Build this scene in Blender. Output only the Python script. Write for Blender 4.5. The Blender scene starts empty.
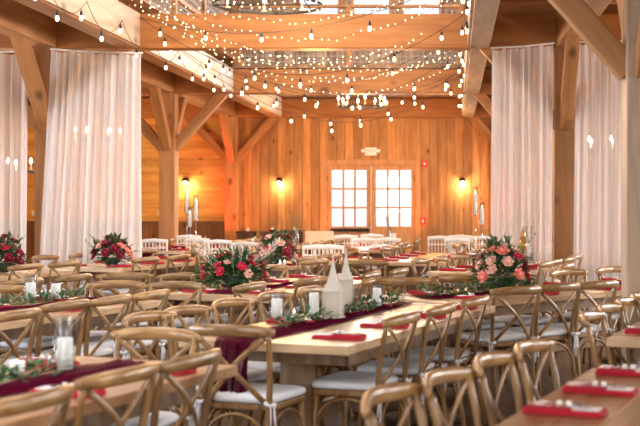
import bpy, math, random
from mathutils import Vector, Matrix
random.seed(7)
PI = math.pi
SC = bpy.context.scene
COL = SC.collection
F = 1150.0; CX = 455.0; CY = 201.0; H = 1.5     # camera: focal in px, principal point, eye height
R = math.radians

def at_z(px, py, z):          # point of height z seen at pixel
    Y = F * (H - z) / (py - CY); return (px - CX) * Y / F, Y
def at_y(px, py, Y):          # point at distance Y
    return (px - CX) * Y / F, H - (py - CY) * Y / F

# ------------------------------------------------------------------ mesh helpers
class MB:
    def __init__(s): s.v = []; s.f = []; s.m = []; s.cur = 0
    def add(s, vs, fs):
        n = len(s.v); s.v += [tuple(v) for v in vs]
        s.f += [tuple(i + n for i in f) for f in fs]; s.m += [s.cur] * len(fs)
    def box(s, c, d, rot=None):
        x, y, z = d[0]/2, d[1]/2, d[2]/2
        vs = [Vector((i*x, j*y, k*z)) for i in (-1, 1) for j in (-1, 1) for k in (-1, 1)]
        if rot is not None: vs = [rot @ v for v in vs]
        vs = [v + Vector(c) for v in vs]
        s.add(vs, [(0,1,3,2),(4,6,7,5),(0,4,5,1),(2,3,7,6),(0,2,6,4),(1,5,7,3)])
    def bx(s, x0, x1, y0, y1, z0, z1): s.box(((x0+x1)/2,(y0+y1)/2,(z0+z1)/2),(abs(x1-x0),abs(y1-y0),abs(z1-z0)))
    def tube(s, pts, rad, n=8, sec=None, up=None, caps=True):
        pts = [Vector(p) for p in pts]; k = len(pts)
        if not hasattr(rad, '__len__'): rad = [rad]*k
        vs = []; fs = []; nrm = None
        for i, p in enumerate(pts):
            t = (pts[min(i+1, k-1)] - pts[max(i-1, 0)]).normalized()
            if up is not None: nrm = (Vector(up) - t*Vector(up).dot(t)).normalized()
            elif nrm is None:
                a = Vector((0,0,1)) if abs(t.z) < .9 else Vector((0,1,0))
                nrm = (a - t*a.dot(t)).normalized()
            else: nrm = (nrm - t*nrm.dot(t)).normalized()
            b = t.cross(nrm)
            su, sb = (sec if sec else (1, 1))
            for j in range(n):
                a = 2*PI*j/n
                vs.append(p + nrm*(math.cos(a)*rad[i]*su) + b*(math.sin(a)*rad[i]*sb))
        for i in range(k-1):
            for j in range(n):
                j2 = (j+1) % n
                fs.append((i*n+j, i*n+j2, (i+1)*n+j2, (i+1)*n+j))
        if caps: fs.append(tuple(range(n-1, -1, -1))); fs.append(tuple((k-1)*n+j for j in range(n)))
        s.add(vs, fs)
    def lathe(s, prof, n=16, c=(0,0,0)):
        vs = []; fs = []
        for r, z in prof:
            for j in range(n):
                a = 2*PI*j/n; vs.append((c[0]+r*math.cos(a), c[1]+r*math.sin(a), c[2]+z))
        for i in range(len(prof)-1):
            for j in range(n):
                j2 = (j+1) % n; fs.append((i*n+j, i*n+j2, (i+1)*n+j2, (i+1)*n+j))
        if prof[0][0] > 1e-4: fs.append(tuple(range(n-1, -1, -1)))
        if prof[-1][0] > 1e-4: fs.append(tuple((len(prof)-1)*n+j for j in range(n)))
        s.add(vs, fs)
    def grid(s, fn, nu, nv):
        vs = [fn(i/nu, j/nv) for j in range(nv+1) for i in range(nu+1)]
        s.add(vs, [(j*(nu+1)+i, j*(nu+1)+i+1, (j+1)*(nu+1)+i+1, (j+1)*(nu+1)+i) for j in range(nv) for i in range(nu)])
    def prism(s, outline, z0, z1):
        n = len(outline)
        vs = [(x, y, z0) for x, y in outline] + [(x, y, z1) for x, y in outline]
        s.add(vs, [tuple(range(n-1, -1, -1)), tuple(range(n, 2*n))] + [(i, (i+1) % n, n+(i+1) % n, n+i) for i in range(n)])
    def mesh(s, name, mats, smooth=False):
        me = bpy.data.meshes.new(name); me.from_pydata(s.v, [], s.f)
        if not isinstance(mats, (list, tuple)): mats = [mats]
        for m in mats: me.materials.append(m)
        for p, mi in zip(me.polygons, s.m): p.material_index = mi; p.use_smooth = smooth
        me.update(); return me
    def build(s, name, mats, parent=None, smooth=False, bevel=0, seg=2, loc=None):
        o = bpy.data.objects.new(name, s.mesh(name, mats, smooth)); COL.objects.link(o)
        if parent: o.parent = parent
        if loc is not None: o.location = loc
        if bevel:
            b = o.modifiers.new('bevel', 'BEVEL'); b.width = bevel; b.segments = seg; b.limit_method = 'ANGLE'
        return o

def empty(name, loc=(0,0,0), rz=0):
    o = bpy.data.objects.new(name, None); COL.objects.link(o); o.location = loc; o.rotation_euler = (0,0,rz); o.empty_display_size = .1
    return o
LBL = {}
def tag(o, label, cat, group=None, kind=None):
    if label in LBL: LBL[label] += 1
    else: LBL[label] = 1
    o['label'] = label; o['category'] = cat
    if group: o['group'] = group
    if kind: o['kind'] = kind
    return o
KIDS = {}
def dup(o, parent=None, skip=()):
    c = o.copy(); COL.objects.link(c); c.parent = parent
    for k in ('label', 'category', 'group'):
        if k in c and parent is None: del c[k]
    for ch in o.children:
        if ch.name.split('.')[0] in skip: continue
        dup(ch, c, skip)
    return c
def struct(o, label=None, cat=None):
    o['kind'] = 'structure'
    if label: o['label'] = label
    if cat: o['category'] = cat
    return o

# ------------------------------------------------------------------ materials
def mat(name):
    m = bpy.data.materials.new(name); m.use_nodes = True
    nt = m.node_tree; b = nt.nodes['Principled BSDF']; return m, nt, b
def plain(name, col, rough=.6, metal=0, emit=None, estr=0, noise=0, nscale=20, bump=0, sss=0):
    m, nt, b = mat(name)
    b.inputs['Roughness'].default_value = rough; b.inputs['Metallic'].default_value = metal
    b.inputs['Base Color'].default_value = (*col, 1)
    N = nt.nodes; L = nt.links
    tc = N.new('ShaderNodeTexCoord'); nz = N.new('ShaderNodeTexNoise'); nz.inputs['Scale'].default_value = nscale
    L.new(tc.outputs['Object'], nz.inputs['Vector'])
    if noise:
        mx = N.new('ShaderNodeMix'); mx.data_type = 'RGBA'
        mx.inputs[6].default_value = (*[c*(1-noise) for c in col], 1); mx.inputs[7].default_value = (*[min(1, c*(1+noise)) for c in col], 1)
        L.new(nz.outputs['Fac'], mx.inputs[0]); L.new(mx.outputs[2], b.inputs['Base Color'])
    if bump:
        bp = N.new('ShaderNodeBump'); bp.inputs['Strength'].default_value = bump; bp.inputs['Distance'].default_value = .01
        L.new(nz.outputs['Fac'], bp.inputs['Height']); L.new(bp.outputs['Normal'], b.inputs['Normal'])
    if emit:
        b.inputs['Emission Color'].default_value = (*emit, 1); b.inputs['Emission Strength'].default_value = estr
    return m
def wood(name, dark, light, axis='Z', rough=.5, scale=1.0, board=None, board_axis='X', knots=True, vary=.25, coat=0, bump=.15):
    """grain stretched along axis; board = plank width along board_axis gives each plank its own tint"""
    m, nt, b = mat(name); N = nt.nodes; L = nt.links
    b.inputs['Roughness'].default_value = rough
    tc = N.new('ShaderNodeTexCoord')
    mp = N.new('ShaderNodeMapping'); st = {'X': (.12, 1, 1), 'Y': (1, .12, 1), 'Z': (1, 1, .12)}[axis]
    mp.inputs['Scale'].default_value = st
    vec = tc.outputs['Object']
    oi = N.new('ShaderNodeObjectInfo')
    if board:
        sp = N.new('ShaderNodeSeparateXYZ'); L.new(vec, sp.inputs[0])
        dv = N.new('ShaderNodeMath'); dv.operation = 'DIVIDE'; dv.inputs[1].default_value = board
        L.new(sp.outputs[board_axis], dv.inputs[0])
        fl = N.new('ShaderNodeMath'); fl.operation = 'FLOOR'; L.new(dv.outputs[0], fl.inputs[0])
        wn = N.new('ShaderNodeTexWhiteNoise'); wn.noise_dimensions = '1D'; L.new(fl.outputs[0], wn.inputs['W'])
        rnd = wn.outputs['Value']; rc = wn.outputs['Color']
        sc = N.new('ShaderNodeVectorMath'); sc.operation = 'SCALE'; sc.inputs['Scale'].default_value = 30; L.new(rc, sc.inputs[0])
        ad = N.new('ShaderNodeVectorMath'); ad.operation = 'ADD'; L.new(vec, ad.inputs[0]); L.new(sc.outputs[0], ad.inputs[1]); vec = ad.outputs[0]
    else:
        rnd = oi.outputs['Random']
        cb = N.new('ShaderNodeCombineXYZ')
        ml = N.new('ShaderNodeMath'); ml.operation = 'MULTIPLY'; ml.inputs[1].default_value = 40; L.new(rnd, ml.inputs[0])
        for k in range(3): L.new(ml.outputs[0], cb.inputs[k])
        ad = N.new('ShaderNodeVectorMath'); ad.operation = 'ADD'; L.new(vec, ad.inputs[0]); L.new(cb.outputs[0], ad.inputs[1]); vec = ad.outputs[0]
    L.new(vec, mp.inputs['Vector'])
    nz = N.new('ShaderNodeTexNoise'); nz.inputs['Scale'].default_value = 14*scale; nz.inputs['Detail'].default_value = 5; nz.inputs['Distortion'].default_value = .6
    L.new(mp.outputs[0], nz.inputs['Vector'])
    cr = N.new('ShaderNodeValToRGB'); cr.color_ramp.elements[0].position = .32; cr.color_ramp.elements[1].position = .68
    cr.color_ramp.elements[0].color = (*dark, 1); cr.color_ramp.elements[1].color = (*light, 1)
    L.new(nz.outputs['Fac'], cr.inputs[0])
    hs = N.new('ShaderNodeHueSaturation')
    mr = N.new('ShaderNodeMapRange'); mr.inputs['To Min'].default_value = 1-vary; mr.inputs['To Max'].default_value = 1+vary
    L.new(rnd, mr.inputs['Value']); L.new(mr.outputs[0], hs.inputs['Value']); L.new(cr.outputs[0], hs.inputs['Color'])
    out = hs.outputs[0]
    if knots:
        mk = N.new('ShaderNodeMapping'); mk.inputs['Scale'].default_value = {'X': (.6,1,1), 'Y': (1,.6,1), 'Z': (1,1,.6)}[axis]
        L.new(vec, mk.inputs['Vector'])
        vo = N.new('ShaderNodeTexVoronoi'); vo.inputs['Scale'].default_value = 3.2*scale; L.new(mk.outputs[0], vo.inputs['Vector'])
        kr = N.new('ShaderNodeValToRGB'); kr.color_ramp.elements[0].position = .07; kr.color_ramp.elements[1].position = .15
        kr.color_ramp.elements[0].color = (.25, .2, .15, 1); kr.color_ramp.elements[1].color = (1, 1, 1, 1)
        L.new(vo.outputs['Distance'], kr.inputs[0])
        mx = N.new('ShaderNodeMix'); mx.data_type = 'RGBA'; mx.blend_type = 'MULTIPLY'; mx.inputs[0].default_value = .8
        L.new(out, mx.inputs[6]); L.new(kr.outputs[0], mx.inputs[7]); out = mx.outputs[2]
    L.new(out, b.inputs['Base Color'])
    bp = N.new('ShaderNodeBump'); bp.inputs['Strength'].default_value = bump; bp.inputs['Distance'].default_value = .004
    L.new(nz.outputs['Fac'], bp.inputs['Height']); L.new(bp.outputs['Normal'], b.inputs['Normal'])
    if coat: b.inputs['Coat Weight'].default_value = coat; b.inputs['Coat Roughness'].default_value = .25
    return m
def emis(name, col, s, sample=False):
    m, nt, b = mat(name); nt.nodes.remove(b); e = nt.nodes.new('ShaderNodeEmission')
    e.inputs[0].default_value = (*col, 1); e.inputs[1].default_value = s
    nt.links.new(e.outputs[0], nt.nodes['Material Output'].inputs[0])
    if not sample: m.cycles.emission_sampling = 'NONE'
    return m
def glassy(name, col=(1,1,1), clear=.85, rough=.05):
    m, nt, b = mat(name); N = nt.nodes; L = nt.links; N.remove(b)
    t = N.new('ShaderNodeBsdfTransparent'); t.inputs[0].default_value = (*col, 1)
    g = N.new('ShaderNodeBsdfGlossy'); g.inputs['Roughness'].default_value = rough
    mx = N.new('ShaderNodeMixShader'); mx.inputs[0].default_value = 1-clear
    L.new(t.outputs[0], mx.inputs[1]); L.new(g.outputs[0], mx.inputs[2]); L.new(mx.outputs[0], N['Material Output'].inputs[0])
    return m
def sheer(name, col, trans=.25, tl=.5, tcol=None):
    m, nt, b = mat(name); N = nt.nodes; L = nt.links; N.remove(b)
    d = N.new('ShaderNodeBsdfDiffuse'); d.inputs[0].default_value = (*col, 1)
    t = N.new('ShaderNodeBsdfTranslucent'); t.inputs[0].default_value = (*(tcol or col), 1)
    p = N.new('ShaderNodeBsdfTransparent')
    a = N.new('ShaderNodeMixShader'); a.inputs[0].default_value = tl
    L.new(d.outputs[0], a.inputs[1]); L.new(t.outputs[0], a.inputs[2])
    c = N.new('ShaderNodeMixShader')
    tc = N.new('ShaderNodeTexCoord'); mp = N.new('ShaderNodeMapping'); mp.inputs['Scale'].default_value = (26, 1, .15)
    nz = N.new('ShaderNodeTexNoise'); nz.inputs['Scale'].default_value = 1.0; nz.inputs['Detail'].default_value = 3
    L.new(tc.outputs['Object'], mp.inputs[0]); L.new(mp.outputs[0], nz.inputs['Vector'])
    mr = N.new('ShaderNodeMapRange'); mr.inputs['From Min'].default_value = .3; mr.inputs['From Max'].default_value = .7
    mr.inputs['To Min'].default_value = max(0, trans-.07); mr.inputs['To Max'].default_value = trans+.07
    L.new(nz.outputs['Fac'], mr.inputs['Value']); L.new(mr.outputs[0], c.inputs[0])
    L.new(a.outputs[0], c.inputs[1]); L.new(p.outputs[0], c.inputs[2]); L.new(c.outputs[0], N['Material Output'].inputs[0])
    return m

M = {}
M['board'] = wood('pine_boards', (.40,.18,.055), (.60,.31,.11), 'Z', .55, 1, .19, 'X', vary=.28)
M['board_h'] = wood('pine_planks_level', (.50,.24,.055), (.70,.40,.11), 'X', .55, 1, .19, 'Z', vary=.22)
M['grey_board'] = wood('weathered_boards', (.32,.24,.17), (.52,.42,.33), 'Z', .7, 1, .24, 'X', vary=.3)
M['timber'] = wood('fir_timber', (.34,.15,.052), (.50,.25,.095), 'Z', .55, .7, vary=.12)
M['timber_warmlit'] = wood('warmlit_fir_timber', (.33,.118,.024), (.46,.19,.048), 'Z', .5, .7, vary=.1)  # cross beams: warm bulb light put into the fir colour
M['timber_daylit'] = wood('daylit_fir_timber', (.40,.28,.19), (.58,.44,.32), 'Z', .55, .7, vary=.1)  # greyer, lighter copy of the fir: daylight put into its colour
M['fascia_daylit'] = wood('daylit_fascia_timber', (.60,.52,.44), (.78,.72,.66), 'Z', .5, .7, vary=.06)  # near-white tone: daylight on the loft edge put into the colour
M['deck'] = wood('loft_deck', (.30,.17,.08), (.45,.28,.15), 'Y', .7, 1, .15, 'X', vary=.25)
M['floor'] = wood('floor_boards', (.07,.038,.022), (.14,.08,.045), 'Y', .4, 1, .16, 'X', vary=.25)
M['wains'] = wood('dark_wainscot', (.13,.055,.02), (.24,.11,.045), 'Z', .5, 1, .14, 'X', vary=.2)
M['chair'] = wood('oak_chair', (.17,.082,.026), (.37,.215,.08), 'Z', .36, 2.2, knots=False, vary=.22, coat=.18, bump=.05)
M['chair_x'] = wood('oak_chair_rail', (.19,.09,.028), (.40,.235,.088), 'X', .30, 2.2, knots=False, vary=.2, coat=.35, bump=.05)
M['table'] = wood('farm_table_top', (.42,.26,.13), (.62,.44,.27), 'Y', .26, 1.2, .165, 'X', knots=True, vary=.10, coat=.35)
M['table_tan'] = wood('tan_table_top', (.28,.135,.055), (.42,.23,.105), 'Y', .3, 1.2, .165, 'X', knots=True, vary=.10, coat=.3)
M['table_leg'] = wood('farm_table_base', (.16,.088,.042), (.27,.16,.085), 'Z', .45, 1.5, knots=False, vary=.1)
M['cushion'] = plain('white_cushion', (.80,.82,.86), .85, noise=.04, nscale=40, bump=.2)
M['red'] = plain('red_linen', (.44,.003,.024), .75, noise=.25, nscale=30, bump=.3)
M['wine'] = sheer('wine_gauze', (.10,.005,.026), .12, .35)
M['white_paint'] = plain('white_paint', (.85,.85,.84), .4, noise=.02)
M['cream'] = plain('cream_card', (.82,.76,.64), .6, noise=.04)
M['silver'] = plain('silver', (.75,.76,.78), .22, 1, noise=.05)
M['iron'] = plain('black_iron', (.02,.018,.016), .45, .6, noise=.2)
M['wire'] = plain('black_cable', (.02,.018,.015), .6, noise=.2)
M['steel'] = plain('galvanised_steel', (.62,.60,.57), .55, .2, noise=.1)
M['wax'] = plain('candle_wax', (.97,.94,.90), .5, noise=.02, emit=(1,.86,.70), estr=.28)  # slight emission over all the wax, added so candles read bright
M['flame'] = emis('flame', (1,.72,.38), 14)
M['bulb'] = emis('bulb_glow', (1,.74,.46), 7)
M['fairy'] = emis('fairy_glow', (1,.72,.42), 7)
M['lamp'] = emis('lamp_glow', (1,.80,.56), 20)
M['glass'] = glassy('clear_glass', (.88,.90,.91), .93, .25)
M['pane'] = glassy('window_pane', (.97,.98,1), .93, .02)
M['sheer'] = sheer('sheer_voile', (.97,.98,1.0), .34, .34)
M['leafdark'] = plain('dark_green_ceramic', (.03,.05,.03), .4, noise=.2)
M['leaf'] = plain('dark_green_leaf', (.025,.10,.022), .55, noise=.5, nscale=9)
M['leaf2'] = plain('sage_leaf', (.13,.22,.11), .6, noise=.3, nscale=9)
M['feather'] = plain('dried_white_plume', (.75,.66,.58), .8, noise=.15)
M['burg'] = plain('burgundy_petal', (.24,.006,.03), .6, noise=.3, nscale=30)
M['rosered'] = plain('crimson_petal', (.60,.02,.07), .6, noise=.2, nscale=30)
M['coral'] = plain('coral_petal', (.85,.30,.24), .6, noise=.12, nscale=30)
M['blush'] = plain('blush_petal', (.88,.55,.45), .6, noise=.1, nscale=30)
M['amber'] = plain('amber_glass', (.55,.28,.08), .2, .3, noise=.1)
M['dark_wood'] = wood('dark_stained_wood', (.07,.03,.015), (.15,.07,.03), 'Z', .4, 1.5, knots=False)
M['alarm'] = plain('alarm_red', (.75,.03,.02), .4, noise=.05)
M['letter'] = plain('sign_letter_red', (.85,.30,.18), .5, noise=.02)
M['sign'] = plain('sign_white', (.92,.88,.82), .4, noise=.02, emit=(1,.85,.75), estr=.25)
M['lwhite'] = plain('lantern_offwhite', (.52,.49,.43), .5, noise=.05)
M['frost'] = plain('frosted_cream_pane', (.58,.53,.44), .5, noise=.04)
M['cloth_white'] = plain('white_tablecloth', (.85,.86,.88), .85, noise=.04, bump=.15)
M['ground'] = plain('pale_gravel', (.75,.74,.72), .9, noise=.15, nscale=8)

M['floor'].node_tree.nodes['Principled BSDF'].inputs['Specular IOR Level'].default_value = .2
M['floor'].node_tree.nodes['Principled BSDF'].inputs['Roughness'].default_value = .6
# ------------------------------------------------------------------ setting
XL, XR, YB, YF = -10.8, 7.1, 25.84, -5.0
PL, PR = -4.98, 1.35            # post lines
EL, ER = -3.98, .30             # loft edge beams (centres)
RID = -1.84
FR = [2.37, 8.24, 14.13, 20.0]
ZB, ZT = 3.36, 3.78

m = MB(); m.bx(XL, XR, YF, YB, -.15, 0); struct(m.build('floor', M['floor']))
m = MB(); m.bx(-60, 60, YF-40, 70, -.25, -.17); struct(m.build('ground', M['ground']))

def segs(x0, x1, z0, zt, opens):
    """columns cut by openings -> list of (xa, xb, za, zb)"""
    xs = sorted(set([x0, x1] + [e for o in opens for e in o[:2] if x0 < e < x1]))
    out = []
    for a, b in zip(xs[:-1], xs[1:]):
        c = (a+b)/2; z = z0
        for o in sorted([o for o in opens if o[0] < c < o[1]], key=lambda o: o[2]):
            if o[2] > z: out.append((a, b, z, o[2]))
            z = o[3]
        if z < zt: out.append((a, b, z, zt))
    return out
def boarded(name, mats, x0, x1, z0, zt, opens, y, w=.19, horiz=False, sgn=1, bm=None):
    """frontal wall at y with backing behind (sgn=+1 backing further +y)"""
    m = MB()
    for a, b, c, d in segs(x0, x1, z0, zt if not callable(zt) else zt((x0+x1)/2), opens):
        m.bx(a, b, y+sgn*.03, y+sgn*.16, c, d)
    if not horiz:
        k = math.floor(x0/w)
        while k*w < x1:
            a, b = max(x0, k*w), min(x1, (k+1)*w)
            if b-a > .02:
                for p, q, c, d in segs(a, b, z0, zt if not callable(zt) else zt((a+b)/2), opens):
                    m.bx(p+.006, q-.006, y, y+sgn*.04, c, d)
            k += 1
    else:
        k = math.floor(z0/w)
        while k*w < zt:
            c, d = max(z0, k*w), min(zt, (k+1)*w)
            m.bx(x0, x1, y, y+sgn*.04, c+.006, d-.006); k += 1
    return struct(m.build(name, mats))

# door opening (two leaves)
dx0, dtop = at_y(326, 165, YB); dx1, _ = at_y(416, 165, YB)
door_open = (dx0, dx1, 0, dtop)
wins = []
for a, b in ((300, 340), (352, 391), (402, 441)):
    wins.append((at_y(a-1, 14, YB)[0], at_y(b+1, 14, YB)[0], at_y(0, 18.5, YB)[1], 7.1))
boarded('wall_back', M['board'], PL+.1, XR, 0, 3.95, [door_open], YB)
boarded('wall_back_aisle', M['board_h'], XL, PL+.1, 0, 3.95, [], YB+.02, horiz=True)
# gable above the loft floor, one part per side of the ridge line
def gab(x): return 5.0 + (8.95-5.0)*(1-abs(x-RID)/8.95)
m = MB(); w = .24; k = math.floor(XL/w)
while k*w < XR:
    a, b = max(XL, k*w), min(XR, (k+1)*w); zt = gab((a+b)/2)
    for p, q, c, d in segs(a, b, 3.95, zt, wins):
        m.bx(p+.004, q-.004, YB, YB+.04, c, d); m.bx(p, q, YB+.03, YB+.16, c, d)
    k += 1
struct(m.build('wall_back_gable', M['grey_board']))
m = MB(); m.bx(XL, PL-.15, YB-.035, YB+.01, 0, 1.0); m.cur = 0; m.bx(XL, PL-.15, YB-.07, YB+.01, 1.0, 1.05)
struct(m.build('trim_1', M['wains']))
# side walls with windows
def side_wall(name, X, sgn, zt, opens):
    m = MB()
    for a, b, c, d in segs(YF, YB+.16, 0, zt, opens):
        m.bx(X, X+sgn*.15, a, b, c, d)
    return struct(m.build(name, M['board_y']))
M['board_y'] = wood('pine_planks_side', (.40,.18,.055), (.60,.31,.11), 'Y', .55, 1, .19, 'Z', vary=.22)
sw = [(y, y+1.8, 1.0, 2.8) for y in (-2.5, 1.5, 5.5, 9.5, 13.5, 17.5, 21.5)]
swL = [(y, y+1.8, 1.0, 2.8) for y in (-2.5, 1.5, 5.5, 9.5)]
side_wall('wall_left', XL, -1, 5.05, swL); side_wall('wall_right', XR, 1, 5.05, sw)
fo = [(RID-2.6, RID+2.6, .2, 2.7), (RID-4.5, RID-2.8, 4.3, 5.6), (RID-2.4, RID+2.4, 4.3, 7.2), (RID+2.8, RID+4.5, 4.3, 5.6)]
m = MB(); w = .6; xs = XL
for i in range(30):
    a = XL + i*(XR-XL)/30; b = a + (XR-XL)/30
    for p, q, c, d in segs(a, b, 0, gab((a+b)/2), fo): m.bx(p, q, YF-.15, YF, c, d)
struct(m.build('wall_front', M['board']))
# roof, with unseen skylights added in both slopes to bring daylight in
SKY = [(-1.5,1.5),(4.5,7.5),(10.5,13.5),(16.5,19.5)]
def slab(m, sx, xa, xb, y0, y1):
    xa_, xb_ = RID+sx*xa, RID+sx*xb
    vs = [(xa_, y0, gab(xa_)), (xb_, y0, gab(xb_)), (xb_, y1, gab(xb_)), (xa_, y1, gab(xa_))]
    vs += [(x, y, z+.18) for x, y, z in vs]
    m.add(vs, [(0,1,2,3),(4,7,6,5),(0,4,5,1),(1,5,6,2),(2,6,7,3),(3,7,4,0)])
m = MB()
for sx in (-1, 1):
    slab(m, sx, 0, 2.4, YF-.4, YB+.4); slab(m, sx, 4.4, 9.2, YF-.4, YB+.4)
    ye = [YF-.4]+[v for a in SKY for v in a]+[YB+.4]
    for k in range(0, len(ye), 2): slab(m, sx, 2.4, 4.4, ye[k], ye[k+1])
struct(m.build('ceiling', M['deck']))
nw = 20
for sx in (-1, 1):
    for a, b in SKY:
        m = MB(); slab(m, sx, 2.4, 2.48, a, b); slab(m, sx, 4.32, 4.4, a, b); slab(m, sx, 2.48, 4.32, a, a+.08); slab(m, sx, 2.48, 4.32, b-.08, b); slab(m, sx, 2.48, 4.32, (a+b)/2-.03, (a+b)/2+.03)
        nw += 1; o = struct(m.build('window_%d' % nw, M['white_paint']))
        x0_, x1_ = RID+sx*2.4, RID+sx*4.4
        g = MB(); vs = [(x0_, a, gab(x0_)+.1), (x1_, a, gab(x1_)+.1), (x1_, b, gab(x1_)+.1), (x0_, b, gab(x0_)+.1)]
        g.add(vs + [(x, y, z+.01) for x, y, z in vs], [(0,1,2,3),(4,7,6,5),(0,4,5,1),(1,5,6,2),(2,6,7,3),(3,7,4,0)]); g.build('pane', M['pane'], o)
# loft decks
n = 0
for nm, x0, x1, y0, y1 in (('ceiling_left_loft', XL, EL+.12, YF, YB), ('ceiling_right_loft', ER-.12, XR, YF, YB), ('ceiling_back_loft', EL+.12, ER-.12, 19.9, YB)):
    m = MB(); w = .15; nb = int((x1-x0)/w)
    for i in range(nb+1):
        a = x0+i*w; b = min(x1, a+w)
        if b-a > .01: m.bx(a+.002, b-.002, y0, y1, 3.98 if 'back' not in nm else 3.80, 4.02 if 'back' not in nm else 3.84)
    m.bx(x0, x1, y0, y1, 4.015, 4.04) if 'back' not in nm else m.bx(x0, x1, y0, y1, 3.836, 3.86)
    struct(m.build(nm, M['deck']))

def timber(name, p0, p1, w, h, mt='timber', bevel=.012, label=None):
    """square timber between two points; w across, h in the vertical plane"""
    p0 = Vector(p0); p1 = Vector(p1); d = p1-p0; Lg = d.length; z = d.normalized()
    a = Vector((0,0,1)) if abs(z.z) < .95 else Vector((0,1,0))
    x = a.cross(z).normalized(); y = z.cross(x)
    m = MB(); m.bx(-w/2, w/2, -h/2, h/2, 0, Lg)
    o = m.build(name, M[mt], bevel=bevel)
    o.matrix_world = Matrix(((x.x,y.x,z.x,p0.x),(x.y,y.y,z.y,p0.y),(x.z,y.z,z.z,p0.z),(0,0,0,1)))
    o['kind'] = 'structure'
    return o
def curved_brace(p0, p1, w, h, bow=.06):
    p0 = Vector(p0); p1 = Vector(p1); d = p1-p0; Lg = d.length; z = d.normalized()
    a = Vector((0,0,1)); x = a.cross(z).normalized(); y = z.cross(x)
    m = MB(); n = 10; vs = []; fs = []
    for i in range(n+1):
        t = i/n; bw = bow*math.sin(PI*t)
        for sx, sy in ((-1,-1),(1,-1),(1,1),(-1,1)):
            off = bw if sy > 0 else bw*1.0
            vs.append((sx*w/2, sy*h/2 + off, t*Lg))
    for i in range(n):
        for j in range(4):
            j2 = (j+1) % 4; fs.append((i*4+j, i*4+j2, (i+1)*4+j2, (i+1)*4+j))
    fs += [(3,2,1,0), tuple(n*4+j for j in range(4))]
    m.add(vs, fs); o = m.build('brace', M['timber'], bevel=.008)
    o.matrix_world = Matrix(((x.x,y.x,z.x,p0.x),(x.y,y.y,z.y,p0.y),(x.z,y.z,z.z,p0.z),(0,0,0,1)))
    o['kind'] = 'structure'; return o

for Y in FR + [25.68]:
    for X in (PL, PR):
        timber('post', (X, Y, 0), (X, Y, ZB+.02), .28, .28, 'timber_daylit' if Y < 9 else 'timber')
        s = 1 if X == PR else -1
        zlo = 2.42; yb = Y
        # braces: outward, inward, towards and away from the camera
        timber('brace', (X-s*.10, yb, zlo), (X-s*1.02, yb, ZB+.10), .16, .17) if X == PR or Y != 14.13 else timber('brace', (X-s*.10, yb, zlo), (X-s*1.02, yb, ZB+.10), .16, .17)
        timber('brace', (X+s*.10, yb, zlo), (X+s*1.05, yb, ZB+.10), .16, .17)
        timber('brace', (X, yb-.10, zlo), (X, yb-1.05, ZB+.10), .16, .17)
        if Y < 25: timber('brace', (X, yb+.10, zlo), (X, yb+1.05, ZB+.10), .16, .17)
    # cross beams
    timber('cross_beam', (XL, Y, (ZB+ZT)/2), (EL-.12, Y, (ZB+ZT)/2), .24, ZT-ZB, 'timber_warmlit')
    timber('cross_beam', (ER+.12, Y, (ZB+ZT)/2), (XR, Y, (ZB+ZT)/2), .24, ZT-ZB, 'timber_warmlit')
    if Y > 9: timber('cross_beam', (EL+.12, Y, (ZB+ZT)/2), (ER-.12, Y, (ZB+ZT)/2), .26, ZT-ZB, 'timber_warmlit')
ys = [YF] + FR + [25.68, YB]
for y0, y1 in zip([YF]+FR, FR+[25.56]):
    for X in (PL, PR):
        timber('long_beam', (X, y0+.12, (ZB+ZT)/2), (X, y1-.12, (ZB+ZT)/2), .24, ZT-ZB-.02)
for X, sgn in ((EL, 1), (ER, -1)):
    for y0, y1 in zip([YF]+FR, FR+[25.56]):
        timber('edge_beam', (X, y0, (ZB+ZT)/2), (X, y1, (ZB+ZT)/2), .24, ZT-ZB, 'timber_daylit' if X == ER else 'timber')
        # added board: daylight on the beam's hall face is put into its colour
        timber('daylit_fascia_board', (X+sgn*.135, y0+.14, (ZB+ZT)/2+.01), (X+sgn*.135, y1-.14, (ZB+ZT)/2+.01), .03, ZT-ZB-.02, 'timber_daylit' if y0 < 14 else 'fascia_daylit', .004)
# joists above the aisles
for x0, x1 in ((XL, EL-.12), (ER+.12, XR)):
    y = -1.0
    while y < 25.5:
        if min(abs(y-f) for f in FR) > .3: timber('joist', (x0, y, 3.88), (x1, y, 3.88), .09, .2, bevel=.004)
        y += .62
# loft railings: post, mesh, rail; one thing per bay
def railing(p0, p1, label, posts=2, mid=True):
    p0 = Vector(p0); p1 = Vector(p1); d = p1-p0; Lg = d.length
    t = empty('mesh_railing', p0, math.atan2(d.y, d.x)); tag(t, label, 'railing', 'mesh railings of the loft')
    for i in range(posts+1):
        q = MB(); x = Lg*i/posts; x = min(max(x, .06), Lg-.06); q.bx(x-.055, x+.055, -.055, .055, 0, 1.0); q.build('rail_post', M['timber'], t, bevel=.006)
    q = MB(); q.bx(0, Lg, -.06, .06, 1.0, 1.05); q.build('top_rail', M['timber'], t, bevel=.006)
    q = MB(); q.bx(0, Lg, -.03, .03, .30, .36); q.build('mid_rail', M['timber'], t)
    q = MB(); x = 0
    while x < Lg: q.bx(x-.003, x+.003, -.003, .003, .02, 1.0); x += .1
    z = .06
    while z < 1: q.bx(0, Lg, -.004, .004, z-.003, z+.003); z += .1
    q.build('wire_mesh', M['steel'], t)
    return t
railing((EL+.13, 20.0, ZT+.08), (ER-.13, 20.0, ZT+.08), 'timber railing with wire mesh across the back loft above the second cross beam', 2)
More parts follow.
